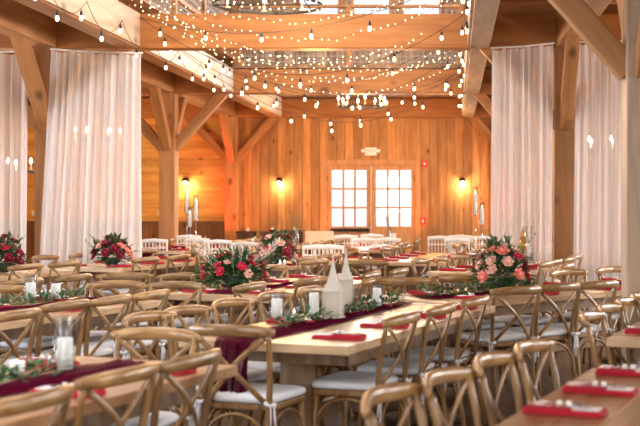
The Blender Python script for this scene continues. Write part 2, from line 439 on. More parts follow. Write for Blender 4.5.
for i, (a, b) in enumerate(((8.4, 13.95), (14.3, 19.85))):
    railing((EL+.02, a, 4.05), (EL+.02, b, 4.05), ['long wire mesh railing on the left loft edge nearest the camera', 'wire mesh railing on the left loft edge beyond the first cross beam'][i], 3)
    railing((ER-.02, a, 4.05), (ER-.02, b, 4.05), ['wire mesh railing on the right loft edge nearest the camera', 'wire mesh railing on the right loft edge beyond the first cross beam'][i], 3)

# gable windows and door glass
def window(name, x0, x1, z0, z1, y, nx, nz, dep=.16, fr=.07):
    fo_ = MB()
    fo_.bx(x0, x0+fr, y-.02, y+dep, z0, z1); fo_.bx(x1-fr, x1, y-.02, y+dep, z0, z1)
    fo_.bx(x0+fr, x1-fr, y-.02, y+dep, z0, z0+fr); fo_.bx(x0+fr, x1-fr, y-.02, y+dep, z1-fr, z1)
    for i in range(1, nx): x = x0+fr+(x1-x0-2*fr)*i/nx; fo_.bx(x-.012, x+.012, y+.03, y+.07, z0+fr, z1-fr)
    for i in range(1, nz): z = z0+fr+(z1-z0-2*fr)*i/nz; fo_.bx(x0+fr, x1-fr, y+.03, y+.07, z-.012, z+.012)
    o = struct(fo_.build(name, M['timber_flat']))
    g = MB(); g.bx(x0+fr, x1-fr, y+.045, y+.051, z0+fr, z1-fr); g.build('pane', M['pane'], o)
    return o
M['timber_flat'] = wood('joinery_pine', (.50,.24,.09), (.66,.36,.16), 'Z', .45, 1, knots=False, vary=.08)
for i, w in enumerate(wins): window('window_%d' % (i+1), w[0], w[1], w[2], w[3], YB, 1, 1)

# double door
D = MB(); tr = .10
D.bx(dx0-.10, dx0+.02, YB-.03, YB+.16, 0, dtop+.12); D.bx(dx1-.02, dx1+.10, YB-.03, YB+.16, 0, dtop+.12)
D.bx(dx0+.02, dx1-.02, YB-.03, YB+.16, dtop, dtop+.12); struct(D.build('trim_2', M['timber_flat'], bevel=.005))
mid = (dx0+dx1)/2 - .0
for i, (px0, px1, hs) in enumerate(((331.6, 366.4, 1), (376, 411, -1))):
    g0 = at_y(px0, 0, YB)[0]; g1 = at_y(px1, 0, YB)[0]; gz1 = at_y(0, 170, YB)[1]; gz0 = at_y(0, 226.5, YB)[1]
    a, b = (dx0+.02, mid-.004) if i == 0 else (mid+.004, dx1-.02)
    d = MB(); y0, y1 = YB+.02, YB+.07
    d.bx(a, g0, y0, y1, .01, dtop); d.bx(g1, b, y0, y1, .01, dtop)
    d.bx(g0, g1, y0, y1, gz1, dtop); d.bx(g0, g1, y0, y1, .01, gz0)
    for k in (1, 2):
        x = g0+(g1-g0)*k/3; d.bx(x-.022, x+.022, y0+.005, y1-.005, gz0, gz1)
        z = gz0+(gz1-gz0)*k/3; d.bx(g0, g1, y0+.006, y1-.006, z-.022, z+.022)
    # raised lower panel boards
    for k in range(4):
        xx = g0+(g1-g0)*k/4; d.bx(xx+.006, xx+(g1-g0)/4-.006, y0-.012, y0+.01, .2, gz0-.14)
    o = struct(d.build('door_%d' % (i+1), M['timber_flat']))
    q = MB(); q.bx(g0, g1, y0+.02, y0+.026, gz0, gz1); q.build('pane', M['pane'], o)
    if i == 0:
        q = MB(); z = at_y(0, 230, YB)[1]
        q.bx(g0-.03, g1+.07, y0-.08, y0-.045, z-.035, z+.035)
        q.bx(g0-.03, g0+.03, y0-.05, y0, z-.03, z+.03); q.bx(g1+.01, g1+.07, y0-.05, y0, z-.03, z+.03)
        q.build('panic_bar', M['iron'], o, bevel=.006)
    q = MB()
    for zz in (.25, 1.1, 2.0):
        q.bx(dx0+.0 if i == 0 else dx1-.03, dx0+.03 if i == 0 else dx1, y0-.012, y0+.002, zz-.05, zz+.05)
    q.build('hinge', M['iron'], o)

# unseen-side windows so daylight has its openings
for k, o_ in enumerate(swL + sw):
    X = XL if k < len(swL) else XR; s = -1 if k < len(swL) else 1
    q = MB(); y0, y1, z0, z1 = o_
    for a, b, c, d_ in ((y0, y0+.07, z0, z1), (y1-.07, y1, z0, z1), (y0+.07, y1-.07, z0, z0+.07), (y0+.07, y1-.07, z1-.07, z1), ((y0+y1)/2-.015, (y0+y1)/2+.015, z0+.07, z1-.07), (y0+.07, y1-.07, (z0+z1)/2-.015, (z0+z1)/2+.015)):
        q.bx(X-.01*s, X+.16*s, a, b, c, d_)
    o = struct(q.build('window_%d' % (4+k), M['timber_flat']))
    g = MB(); g.bx(X+.06*s, X+.066*s, y0+.07, y1-.07, z0+.07, z1-.07); g.build('pane', M['pane'], o)

# ------------------------------------------------------------------ sheers
def curtain(x0t, x1t, x0b, x1b, y, zt0, zt1, folds, seed, label):
    rnd = random.Random(seed); ph = [rnd.uniform(0, 6.28) for _ in range(6)]
    m = MB()
    def fn(u, v):
        z0 = zt0+(zt1-zt0)*u
        z = z0*(1-v) + .03*v
        xa = x0t+(x0b-x0t)*min(1, v*1.3); xb = x1t+(x1b-x1t)*v
        uu = u + .010*math.sin(2*PI*3*u+ph[0])*v
        x = xa+(xb-xa)*uu
        amp = .035+.02*v
        dy = amp*math.sin(2*PI*folds*u+ph[1]+.6*math.sin(3*v+ph[2])) + .4*amp*math.sin(2*PI*folds*2.3*u+ph[3]) + .5*amp*math.sin(2*PI*folds*.37*u+ph[4])
        return (x, y+dy, z - .025*abs(math.sin(PI*5*u))*(1-v))
    m.grid(fn, int(folds*14), 18)
    o = m.build('sheer_curtain', M['sheer'], smooth=True); tag(o, label, 'curtain', 'white sheer drapes by the posts')
    q = MB(); q.tube([(x0t-.02, y, zt0+.012), ((x0t+x1t)/2, y, (zt0+zt1)/2-.0), (x1t+.02, y, zt1+.012)], .012, 8); q.build('curtain_rod', M['white_paint'], o)
    return o
YC = 13.82
cx = lambda px: (px-CX)*YC/F
cz = lambda py: H-(py-CY)*YC/F
curtain(cx(52), cx(141), cx(39), cx(141), YC, cz(50), cz(54), 13, 1, 'wide white sheer curtain left of the hall beside the near left post')
curtain(-6.9, cx(28), -6.9, cx(27), YC, cz(56), cz(52), 13, 2, 'white sheer curtain at the far left edge of the picture')
curtain(cx(492), cx(553), cx(490), cx(551), YC, cz(49), cz(44), 10, 3, 'white sheer curtain hanging left of the slim right post')
curtain(cx(576), cx(655), cx(573), cx(655), YC, cz(43), cz(40), 12, 4, 'white sheer curtain between the slim right post and the big post')

# ------------------------------------------------------------------ wall fittings
def point(loc, power, col, r=.05):
    l = bpy.data.lights.new('lamp_light', 'POINT'); l.energy = power; l.color = col; l.shadow_soft_size = r
    o = bpy.data.objects.new('lamp_light', l); COL.objects.link(o); o.location = loc; return o
def sconce(px, py, label):
    X, Z = at_y(px, py, YB)
    t = empty('wall_sconce', (X, YB-.01, Z)); tag(t, label, 'wall lamp', 'round black wall sconces')
    q = MB(); q.tube([(0,.0,0),(0,-.03,0)], .06, 16); q.build('back_plate', M['iron'], t)
    q = MB(); q.tube([(0,-.02,.0),(0,-.09,.03),(0,-.13,.02)], .012, 8); q.build('arm', M['iron'], t, smooth=True)
    q = MB(); q.lathe([(.02,.05),(.06,.03),(.085,-.03),(.078,-.03),(.055,.02),(.01,.035)], 18, (0,-.13,0)); q.build('lamp_shade', M['iron'], t, smooth=True)
    q = MB(); q.lathe([(.001,-.10),(.028,-.085),(.036,-.06),(.028,-.035),(.012,-.01)], 12, (0,-.13,0)); q.build('bulb', M['lamp'], t, smooth=True)
    point((X, YB-.17, Z-.13), 20, (1,.66,.34), .05)
sconce(280, 180, 'black sconce glowing on the boarded wall left of the double door')
sconce(462.5, 180, 'black sconce glowing on the boarded wall right of the double door')
sconce(186.5, 180, 'black sconce on the level planks of the left aisle wall')
# exit sign
X, Z = at_y(371, 151.5, YB)
t = empty('exit_sign', (X, YB, Z)); tag(t, 'white emergency exit sign with two lamp heads above the double door', 'sign')
q = MB(); q.bx(-.13, .13, -.06, -.002, -.085, .085); q.build('housing', M['sign'], t, bevel=.01)
for s in (-1, 1):
    q = MB(); q.tube([(s*.13,-.03,.02),(s*.155,-.03,.02)], .015, 8); q.tube([(s*.175,-.02,.02),(s*.175,-.085,.01)], [.035,.042], 12); q.build('lamp_head', M['sign'], t, smooth=True)
cu = bpy.data.curves.new('exit_text', 'FONT'); cu.body = 'EXIT'; cu.size = .115; cu.align_x = 'CENTER'; cu.align_y = 'CENTER'; cu.extrude = .002
cu.materials.append(M['letter']); tmp = bpy.data.objects.new('tmp', cu); COL.objects.link(tmp); me = bpy.data.meshes.new_from_object(tmp.evaluated_get(bpy.context.evaluated_depsgraph_get())); bpy.data.objects.remove(tmp)
o = bpy.data.objects.new('lettering', me); COL.objects.link(o); o.parent = t; o.location = (0,-.064,0); o.rotation_euler = (PI/2,0,0)
# alarms, plates
def wallbox(name, px, py, w, h, mt, label, cat, y=YB, face=None):
    X, Z = at_y(px, py, y); t = empty(name, (X, y, Z)); tag(t, label, cat)
    q = MB(); q.bx(-w/2, w/2, -.045, -.001, -h/2, h/2); q.build('body', M[mt], t, bevel=.005)
    q = MB()
    if face == 'strobe': q.lathe([(.03,-.0),(.03,.02),(.01,.035)], 12); me = q.build('strobe_lens', M['white_paint'], t, smooth=True); me.rotation_euler = (PI/2,0,0); me.location = (0,-.045,.0)
    else: q.bx(-w*.16, w*.16, -.058, -.044, -h*.2, h*.2); q.build('switch', M['white_paint'] if mt != 'white_paint' else M['cream'], t)
wallbox('fire_alarm', 424.5, 164, .13, .14, 'alarm', 'small red fire alarm strobe high to the right of the door', 'alarm', face='strobe')
wallbox('alarm_pull_station', 423, 221, .12, .15, 'alarm', 'red pull station low on the wall right of the door', 'alarm')
wallbox('switch_plate', 35, 213.5, .12, .10, 'white_paint', 'white switch plate on planks seen between the left curtains', 'switch')
wallbox('switch_plate', 160, 213.5, .10, .10, 'white_paint', 'white switch plate on planks beside the near left post', 'switch')

# ------------------------------------------------------------------ chandeliers
def chandelier(loc, dia, n, top, label, power, k=1.0, tilt=0):
    t = empty('ring_chandelier', loc); tag(t, label, 'chandelier'); r = dia/2
    q = MB(); pr = [(r-.012,-.02),(r+.012,-.02),(r+.012,.02),(r-.012,.02),(r-.012,-.02)]
    vs = MB()
    vs.lathe([(r-.008,-.013),(r+.008,-.013),(r+.008,.013),(r-.008,.013),(r-.0081,-.013)], 48); vs.f = [f for f in vs.f if len(f) == 4]; vs.m = [0]*len(vs.f)
    vs.build('ring', M['iron'], t)
    q = MB(); q.bx(-r, r, -.007, .007, -.007, .007); q.bx(-.007, .007, -r, r, -.007, .007); q.build('cross_bar', M['iron'], t)
    for i in range(n):
        a = 2*PI*(i+.3)/n; c = (r*math.cos(a), r*math.sin(a), 0)
        q = MB(); q.lathe([(.03,.02),(.034,.03),(.016,.032),(.014,.032),(.014,.12),(.001,.12)], 10, c); q.build('candle_sleeve', M['cream'], t, smooth=False)
        q = MB(); q.lathe([(.001,.12),(.018,.137),(.024,.16),(.012,.195),(.001,.215)], 8, c); q.build('bulb', M['lamp'], t, smooth=True)
    q = MB(); 
    for s in range(4):
        a = PI/4+s*PI/2; q.tube([(r*math.cos(a), r*math.sin(a), .02), (0,0,.55)], .006, 6)
    q.tube([(0,0,.5),(0,0,top-loc[2])], .01, 6); q.lathe([(.06,top-loc[2]-.03),(.06,top-loc[2])], 12); q.build('chain', M['iron'], t)
    point((loc[0], loc[1], loc[2]+.14), power, (1,.72,.42), r*.6)
X, Z = at_y(361.5, 107, 22.8); chandelier((X, 22.8, Z), .92, 8, 3.80, 'small ring chandelier lit under the back loft', 45)
chandelier(((268-CX)*12.4/F, 12.4, H+196*12.4/F), 1.16, 8, 8.8, 'large black ring chandelier cut by the top of the picture', 50)
X, Z = at_y(12, 172, 18); chandelier((X, 18, Z), .9, 8, 3.98, 'glowing ring chandelier in the aisle behind the far left curtain', 60)
X, Z = at_y(601, 150, 18.5); chandelier((X, 18.5, Z), .9, 8, 3.98, 'ring chandelier in the right aisle behind the curtains', 50)
X, Z = at_y(98, 139, 21.5); chandelier((X, 21.5, Z), .8, 6, 3.98, 'ring chandelier in the aisle behind the wide left curtain', 30)

# ------------------------------------------------------------------ string lights
q = MB(); q.lathe([(.001,-.058),(.013,-.052),(.019,-.036),(.016,-.016),(.010,.0)], 10); BULB = q.mesh('bulb', M['bulb'], True)
q = MB(); q.lathe([(.012,-.004),(.015,.0),(.015,.035),(.006,.045),(.004,.06)], 8); SOCK = q.mesh('socket', M['wire'], True)
q = MB(); q.lathe([(.001,-.007),(.005,-.005),(.0066,0),(.005,.005),(.001,.007)], 6); FAIRY = q.mesh('bulb', M['fairy'], True)
def inst(name, me, parent, loc, sc=1):
    o = bpy.data.objects.new(name, me); COL.objects.link(o); o.parent = parent; o.location = loc; o.scale = (sc,)*3; return o
def caten(p0, p1, sag, n):
    p0 = Vector(p0); p1 = Vector(p1)
    return [p0.lerp(p1, i/n) - Vector((0,0,sag*4*(i/n)*(1-i/n))) for i in range(n+1)]
def cafe(p0, p1, sag, nb, label, jit=.02, drop=.07, pts=None):
    P = pts or caten(p0, p1, sag, 40); o = P[0]
    t = empty('string_lights', o); tag(t, label, 'string lights', 'strands of globe bulbs')
    q = MB(); q.tube([p-o for p in P], .0038, 5); q.build('cable', M['wire'], t)
    for i in range(nb):
        f = (i+.5)/nb*(len(P)-1); a = int(f); c = P[a].lerp(P[min(a+1, len(P)-1)], f-a) - o + Vector((random.uniform(-jit,jit), random.uniform(-jit,jit), -drop+random.uniform(-jit,jit)))
        inst('socket', SOCK, t, c); inst('bulb', BULB, t, c)
def fairy(p0, p1, sag, nb, label):
    P = caten(p0, p1, sag, 30); o = P[0]
    for i in range(1, len(P)-1): P[i] += Vector((0, random.uniform(-.04,.04), random.uniform(-.02,.02)))
    t = empty('fairy_lights', o); tag(t, label, 'string lights', 'strands of tiny fairy lights')
    q = MB(); q.tube([p-o for p in P], .0018, 4); q.build('cable', M['wire'], t)
    for i in range(nb):
        f = (i+.5)/nb*(len(P)-1); a = int(f); c = P[a].lerp(P[min(a+1, len(P)-1)], f-a) - o + Vector((random.uniform(-.02,.02), random.uniform(-.02,.02), random.uniform(-.02,.02)))
        inst('bulb', FAIRY, t, c, random.uniform(.8, 1.35))
ex, rx = EL+.17, ER-.17
def ord_(i): return ['first','second','third','fourth','fifth','sixth','seventh','eighth','ninth','tenth','eleventh','twelfth'][i]
FY = [(10.9,9.6,.40),(11.3,10.8,.50),(11.7,12.0,.58),(12.1,13.0,.68),(12.5,14.2,.78),(12.8,15.2,.66),(13.1,16.3,.90),(13.4,17.3,.80),(11.0,13.4,.34),(11.6,18.4,.62),(12.0,19.0,.95),(13.2,14.6,.86)]
for i, (a, b, s) in enumerate(FY):
    fairy((ex, a, 3.86+.06*(i%4)), (rx, b, 3.88), s, 48, 'strand of tiny fairy lights across the hall, %s of twelve counted down the left beam' % ord_(i))
CF = [(13.9,11.0,.35,6),(13.95,13.2,.70,7),(14.0,16.2,.88,9),(14.05,19.0,.66,8),(19.7,14.6,.45,6),(19.6,18.6,.78,8),(14.2,19.6,1.02,9),(17.5,19.7,.55,6)]
for i, (a, b, s, n) in enumerate(CF):
    cafe((ex, a, 3.72), (rx, b, 3.66), s, n, 'black cable with globe bulbs swagged across the hall, %s of eight from the camera' % ord_(i), jit=.05)
# swags along the left loft edge
P = []; an = [9.3, 10.55, 11.8, 13.05, 14.35, 15.7, 17.1, 18.5, 19.8]
for a, b in zip(an[:-1], an[1:]):
    seg = caten((ex+.03, a, 3.55), (ex+.03, b, 3.55), .22, 10); P += seg if not P else seg[1:]
cafe(None, None, 0, 15, 'globe bulbs swagged along the left loft edge beam', pts=P)
P = [];  an = [9.0, 11.5, 13.9, 16.5, 19.0, 21.5, 24.0]
for a, b in zip(an[:-1], an[1:]):
    seg = caten((rx-.02, a, 3.62), (rx-.02, b, 3.62), .10, 8); P += seg if not P else seg[1:]
cafe(None, None, 0, 26, 'globe bulbs clustered along the right loft edge beam', jit=.06, pts=P)

# ------------------------------------------------------------------ chairs
def arc(f, n=8): return [f(i/n) for i in range(n+1)]
def outline(sc=1, n=6):
    """rounded trapezoid seat outline"""
    cs = [(-.19,-.19),(.19,-.19),(.225,.21),(-.225,.21)]; rr = [.07,.07,.09,.09]; out = []
    cen = Vector((0,.01)); k = len(cs)
    for i, c in enumerate(cs):
        c = Vector(c); p = Vector(cs[i-1]); q_ = Vector(cs[(i+1) % k]); a = c+(p-c).normalized()*rr[i]; b = c+(q_-c).normalized()*rr[i]
        for j in range(n+1):
            t = j/n; out.append(((1-t)**2*a+2*t*(1-t)*c+t*t*b))
    return [tuple(cen+(v-cen)*sc) for v in out]
def make_chair():
    t = empty('crossback_chair')
    w, wx = M['chair'], M['chair_x']
    q = MB(); q.prism(outline(1), .425, .458); q.build('seat', w, t, bevel=.008)
    q = MB(); N_ = len(outline(1)); lay = [(.93,.459),(1.0,.468),(1.015,.480),(.99,.494),(.90,.503),(.55,.508),(.1,.508)]
    vs = [(x, y, z) for s_, z in lay for x, y in outline(s_)]
    fs = [tuple(range(N_-1,-1,-1)), tuple((len(lay)-1)*N_+j for j in range(N_))] + [(i*N_+j, i*N_+(j+1)%N_, (i+1)*N_+(j+1)%N_, (i+1)*N_+j) for i in range(len(lay)-1) for j in range(N_)]
    q.add(vs, fs); cu = q.build('cushion', M['cushion'], t, smooth=True)
    for s in (-1, 1):
        q = MB()
        for k, (dx, ln) in enumerate(((.0,.17),(.02,.13))):
            q.tube([(s*.17,-.185,.475),(s*(.20+dx),-.225,.46),(s*(.205+dx),-.232,.42),(s*(.20+dx*1.5),-.225,.46-ln)], [.006,.010,.012,.013], 5, (1,.35))
        q.tube([(s*.20-.03,-.225,.475),(s*.2,-.235,.462),(s*.20+.03,-.225,.47)], [.014,.006,.014], 6)
        q.build('tie', M['cushion'], cu, smooth=True)
    for s in (-1, 1):
        q = MB(); q.tube([(s*.205,.185,0),(s*.195,.175,.25),(s*.185,.165,.43)], [.013,.016,.019], 10); q.build('leg', w, t, smooth=True)
        q = MB(); pts = [(s*.195,-.275,0),(s*.185,-.235,.2),(s*.18,-.205,.42),(s*.19,-.215,.56),(s*.202,-.238,.70),(s*.208,-.262,.79),(s*.21,-.275,.845)]
        q.tube(pts, [.013,.015,.017,.016,.015,.014,.013], 10); q.build('leg', w, t, smooth=True)
    q = MB()
    q.tube(arc(lambda u: (-.245+.49*u, -.262-.075*math.sin(PI*u), .838+.012*math.sin(PI*u)), 14), [.018,.025,.029]+[.031]*9+[.029,.025,.018], 12, (1,.56), up=(0,0,1)); q.build('top_rail', wx, t, smooth=True)
    for s in (-1, 1):
        q = MB(); q.tube(arc(lambda u: (s*(.195-.36*u), -.268-.035*math.sin(PI*u)+.06*u+s*.004, (.815-.345*u+.02*math.sin(PI*u))), 10), .0155, 8, (.38,1), up=(0,1,0)); q.build('cross_slat', w, t, smooth=True)
    def hoop(a, b, z0, z1):
        a = Vector(a); b = Vector(b)
        return arc(lambda u: tuple(a.lerp(b, .5-.5*math.cos(PI*u))) [:2] + (z0+(z1-z0)*math.sin(PI*u)**.7,), 12)
    for a, b in (((-.195,.178),(.195,.178)), ((-.185,-.222),(.185,-.222)), ((-.195,.175),(-.185,-.22)), ((.195,.175),(.185,-.22))):
        q = MB(); q.tube(hoop(a, b, .17, .41), .010, 8); q.build('stretcher', w, t, smooth=True)
    return t
chair0 = make_chair(); used = [False]
def chair(rail, fac, label, group, far=False):
    """rail = xy of the top rail, fac = angle the sitter looks to (0 = +Y, clockwise to +X)"""
    fac += random.uniform(-3, 3)
    fx, fy = math.sin(R(fac)), math.cos(R(fac)); rail = list(rail)
    for k_, ((tx, ty), ta, L_, W_) in TABLES.items():
        s_, t_ = local(k_, *rail); ds, dt = L_/2+.07-abs(s_), W_/2+.07-abs(t_)
        if ds > 0 and dt > 0:
            if dt < ds or abs(s_) < L_/2-.5: t_ = math.copysign(W_/2+.07, t_)
            else: s_ = math.copysign(L_/2+.07, s_)
            n_ = loc(k_, s_, t_); print('PUSH %-60s %s %.2f' % (label[-60:], k_, math.dist(n_, rail))); rail = list(n_)
    if not used[0]: o = chair0; used[0] = True
    else: o = dup(chair0, None, ('stretcher', 'tie') if far else ())
    o.location = (rail[0]+.31*fx, rail[1]+.31*fy, 0); o.rotation_euler = (0, 0, -R(fac))
    tag(o, label, 'chair', group)
    c_ = (o.location.x, o.location.y)
    for l_, d_ in PLACED:
        if math.dist(c_, d_) < .40: print('NEAR %.2f %s | %s' % (math.dist(c_, d_), label[-50:], l_[-50:]))
    PLACED.append((label, c_)); return o
PLACED = []
def pix(px, py): return at_z(px, py, .885)
ANG = 20.0
TABLES = {}
def table(key, cxy, ang, L=2.44, W=1.0, label='', mt='table', base='trestle'):
    t = empty('farm_table', (cxy[0], cxy[1], 0), -R(ang)); tag(t, label, 'table')
    TABLES[key] = (cxy, ang, L, W)
    q = MB(); nb = 6; bw = W/nb
    for i in range(nb): q.bx(-W/2+i*bw+.001, -W/2+(i+1)*bw-.001, -L/2+.11, L/2-.11, .715, .76)
    q.build('tabletop', M[mt], t, bevel=.003)
    for s in (-1, 1):
        q = MB(); q.bx(-W/2, W/2, s*(L/2-.055)-.055, s*(L/2-.055)+.055, .713, .761); q.build('end_board', M['table_end' if mt == 'table' else 'table_tan'], t, bevel=.006)
    q = MB(); a = W/2-.09; b = L/2-.2
    q.bx(-a, a, -b, -b+.025, .63, .714); q.bx(-a, a, b-.025, b, .63, .714); q.bx(-a, -a+.025, -b, b, .63, .714); q.bx(a-.025, a, -b, b, .63, .714); q.build('apron', M['table_leg'], t)
    for s in (-1, 1):
        y = s*(L/2-.42)
        q = MB(); q.bx(-.075, .075, y-.075, y+.075, .08, .64); q.build('leg', M['table_leg'], t, bevel=.01)
        q = MB(); q.tube([(-.40,y,.035),(-.30,y,.05),(-.1,y,.10),(.1,y,.10),(.30,y,.05),(.40,y,.035)], [.035,.045,.05,.05,.045,.035], 8); q.build('foot', M['table_leg'], t)
    q = MB(); q.bx(-.03, .03, -L/2+.4, L/2-.4, .24, .34); q.build('stretcher', M['table_leg'], t, bevel=.006)
    return t
M['table_end'] = wood('farm_table_end', (.46,.29,.15), (.66,.47,.29), 'X', .32, 1.2, knots=False, vary=.05, coat=.35)
def loc(key, s, t):   # s along from centre, t to the right
    (x, y), a, L, W = TABLES[key]; a = R(a)
    return x+s*math.sin(a)+t*math.cos(a), y+s*math.cos(a)-t*math.sin(a)
def local(key, X, Y):
    (x, y), a, L, W = TABLES[key]; a = R(a); dx, dy = X-x, Y-y
    return dx*math.sin(a)+dy*math.cos(a), dx*math.cos(a)-dy*math.sin(a)

table('front_right', (.66, 3.78), ANG, label='tan farm table at the lower right corner with red napkin settings', mt='table_tan')
table('mid_right', (1.70, 7.18), ANG, label='farm table at the right edge behind the napkin-set corner table')
table('lantern', (-.60, 7.15), ANG, label='pale farm table in the middle bearing the white lanterns')
table('front_left', (-1.88, 4.22), 21, label='farm table at the lower left corner with one large hurricane candle', mt='table_tan')
table('left', (-3.05, 7.6), ANG, label='farm table at the left with two short candle cylinders')
table('rose', (.80, 9.62), 50, 3.0, .95, label='farm table under the big coral rose arrangement')
table('plume', (-1.48, 10.15), ANG, label='farm table under the arrangement with white plumes')
table('left_rose', (-3.75, 13.9), ANG, label='farm table under the pink roses before the wide left curtain')
table('red_rose', (-1.98, 14.2), ANG, label='farm table under the dark red arrangement in the middle distance')
table('door', (-1.35, 18.4), 8, L=2.2, label='farm table in the distance right before the double door')
table('side', (-.38, 15.1), 10, label='farm table with the tight row of side-on chairs at its left')
table('right_back', (.55, 12.9), ANG, L=2.2, label='farm table behind the coral roses in the middle distance')
table('left_back', (-4.25, 18.2), 12, label='farm table in the left distance under tall white candles')
table('edge', (-4.85, 11.6), ANG, L=1.9, label='farm table at the left edge under the crimson flowers')
table('cyl', (.80, 17.2), 10, L=1.8, label='farm table in the distance under the two right candle stands')
table('back_mid', (-2.75, 18.6), 10, label='farm table in the distance before the upright beam left of the door')

CG = 'oak cross-back chairs'
def row(key, side, rails, names, fac=None, far=False):
    for (p, nm) in zip(rails, names):
        f = fac if fac is not None else TABLES[key][1] + (90 if side == 'left' else -90 if side == 'right' else 0 if side == 'near' else 180)
        chair(p, f, nm, CG, far)
B = 'oak cross-back chair, '
row('front_right', 'left', [pix(382,386), pix(440,369), pix(487,353), pix(527,340)],
    [B+s for s in ('nearest in the row left of the corner napkin table', 'second in the row left of the corner napkin table', 'third in the row left of the corner napkin table', 'last in the row left of the corner napkin table')])
row('mid_right', 'left', [pix(588,311), pix(606,303), pix(623,297), pix(637,292)],
    [B+s for s in ('nearest of four at the right edge beyond the big napkin table', 'second of four at the right edge beyond the napkin table', 'third of four at the right edge beyond the napkin table', 'farthest of four at the right edge beyond the napkin table')])
row('lantern', 'right', [(-.27,6.42), (-.06,7.0), (.17,7.56)],
    [B+s for s in ('nearest on the right side of the lantern table', 'middle one on the right side of the lantern table', 'farthest on the right side of the lantern table')])
row('lantern', 'left', [(-1.62,6.78), (-1.45,7.3), (-1.26,7.82), (-1.07,8.32)],
    [B+s for s in ('nearest along the left side of the lantern table', 'second along the left side of the lantern table', 'third along the left side of the lantern table', 'farthest along the left side of the lantern table')])
row('lantern', 'near', [(-1.15,5.80)], ['cross-back oak chair at the near end of the lantern table, white cushion under burgundy gauze'], fac=17)
row('front_left', 'right', [pix(37,388), pix(124,364), pix(199,350)],
    [B+s for s in ('nearest on the near side of the lower left table', 'middle one on the near side of the lower left table', 'last on the near side of the lower left table')])
row('front_left', 'far', [(-1.44,5.62)], [B+'at the far end of the lower left table, facing back'], fac=196)
chair((-1.74,6.42), 112, B+'its rail showing behind the chair with burgundy gauze', CG)
row('left', 'right', [pix(19,308), pix(71,299), pix(116,294), pix(156,289)],
    [B+s for s in ('nearest along the near side of the two-candle left table', 'second along the near side of the two-candle left table', 'third along the near side of the two-candle left table', 'last along the near side of the two-candle left table')])
row('left', 'left', [pix(8,285)], [B+'at the left edge just left of the tall candle cylinder'])
row('left', 'far', [(-2.62,8.98), (-2.14,8.88)], [B+'left one of two facing back beyond the two-candle table', B+'right one of two facing back beyond the two-candle table'], fac=190)
row('rose', 'near', [(.48,8.42), (.82,8.74), (1.15,9.0)],
    [B+s for s in ('left one of three with backs to camera before the coral roses', 'middle one of three with backs to camera right of the coral roses', 'right one of three with backs to camera right of the coral roses')], fac=-38)
row('rose', 'far', [(1.02,10.5), (1.50,10.9)], [B+'facing camera across the coral rose table', B+'facing camera at the far right of the coral rose table'], fac=142)
for p, f, nm in (((.98,12.0),-70,'behind the coral roses before the right curtain'), (pix(570,262),-75,'with rounded rail before the slim right post'),
                 (pix(27,277),-70,'behind the short candle cylinders by the left flowers'), (pix(79,273),-70,'below the wide left curtain'),
                 ((-2.86,9.98),165,'facing back before the near left post'), (pix(186,272),170,'facing back to the left of the plume arrangement'),
                 (pix(122,272),-10,'back to camera below the pink roses'),
                 (pix(258,281),-70,'nearer of two with light rails right of the plume arrangement'), (pix(292,276),-70,'farther of two with light rails right of the plume arrangement'),
                 (pix(322,273),-70,'behind the white lanterns'), (pix(216,262),110,'left of the plume arrangement in the distance'),
                 (pix(415,277),-12,'back to camera left of the rose table greenery'), (pix(457,274),-8,'back to camera with broad dark rail beside the glass cylinder')):
    chair(p, f, B+nm, CG)
F_ = []
chair((-.95,12.2), 4, B+'with open back and white cushion before the side-on row', CG)
chair(pix(318,258), -60, B+'right of the dark red arrangement', CG)
def auto_row(key, desc, sides, n=4, off=.16, ends=True):
    (x, y), a, L, W = TABLES[key]
    L_, W_ = L, W
    NMS = ['nearest','second','third','farthest'] if n == 4 else ['nearest','middle','farthest'] if n == 3 else ['nearest','second','third','fourth','farthest']
    cand = [(-L/2+.3+(L-.6)*i/(n-1), sd*(W/2+off), a-90*sd, '%s on the %s side of the %s' % (NMS[i], 'left' if sd < 0 else 'right', desc)) for sd in sides for i in range(n)]
    if ends: cand += [(L/2+off+.02, 0, a+180, 'facing back at far end of the '+desc), (-L/2-off-.02, 0, a, 'back to camera at near end of the '+desc.replace('before the far left post', 'by the far post'))]
    for s_, t_, f, nm in cand:
        s_ += random.uniform(-.05,.05); t_ += random.uniform(-.02,.06)*(1 if t_ > 0 else -1)
        X, Y = loc(key, s_, t_); px = CX+X*F/Y
        if px < -40 or px > 670: continue
        fr = f+random.uniform(-6, 6); sc = (X+.31*math.sin(R(fr)), Y+.31*math.cos(R(fr)))
        if any(math.dist(sc, d_) < .44 for l_, d_ in PLACED): continue
        bad = False
        for k in TABLES:
            if k == key: continue
            for P_ in ((X, Y), sc):
                u, v = local(k, *P_)
                if abs(u) < TABLES[k][2]/2+.10 and abs(v) < TABLES[k][3]/2+.10: bad = True
        if bad: continue
        chair((X, Y), fr, B+nm, CG, Y > 12.5)
auto_row('plume', 'plume arrangement table', (-1, 1))
auto_row('left_rose', 'pink rose table', (-1, 1))
auto_row('red_rose', 'dark red arrangement table', (-1, 1))
auto_row('side', 'side-on chair table', (-1, 1), 5)
auto_row('right_back', 'table behind the coral roses', (-1, 1))
auto_row('edge', 'crimson flower table', (1,), 3)
auto_row('door', 'table before the door', (-1, 1))
auto_row('left_back', 'table under the tall white candles', (-1, 1))
auto_row('back_mid', 'table before the far left post', (-1, 1))
auto_row('cyl', 'table by the right candle stands', (-1, 1), 3)
auto_row('rose', 'coral rose table', (-1,), 5)

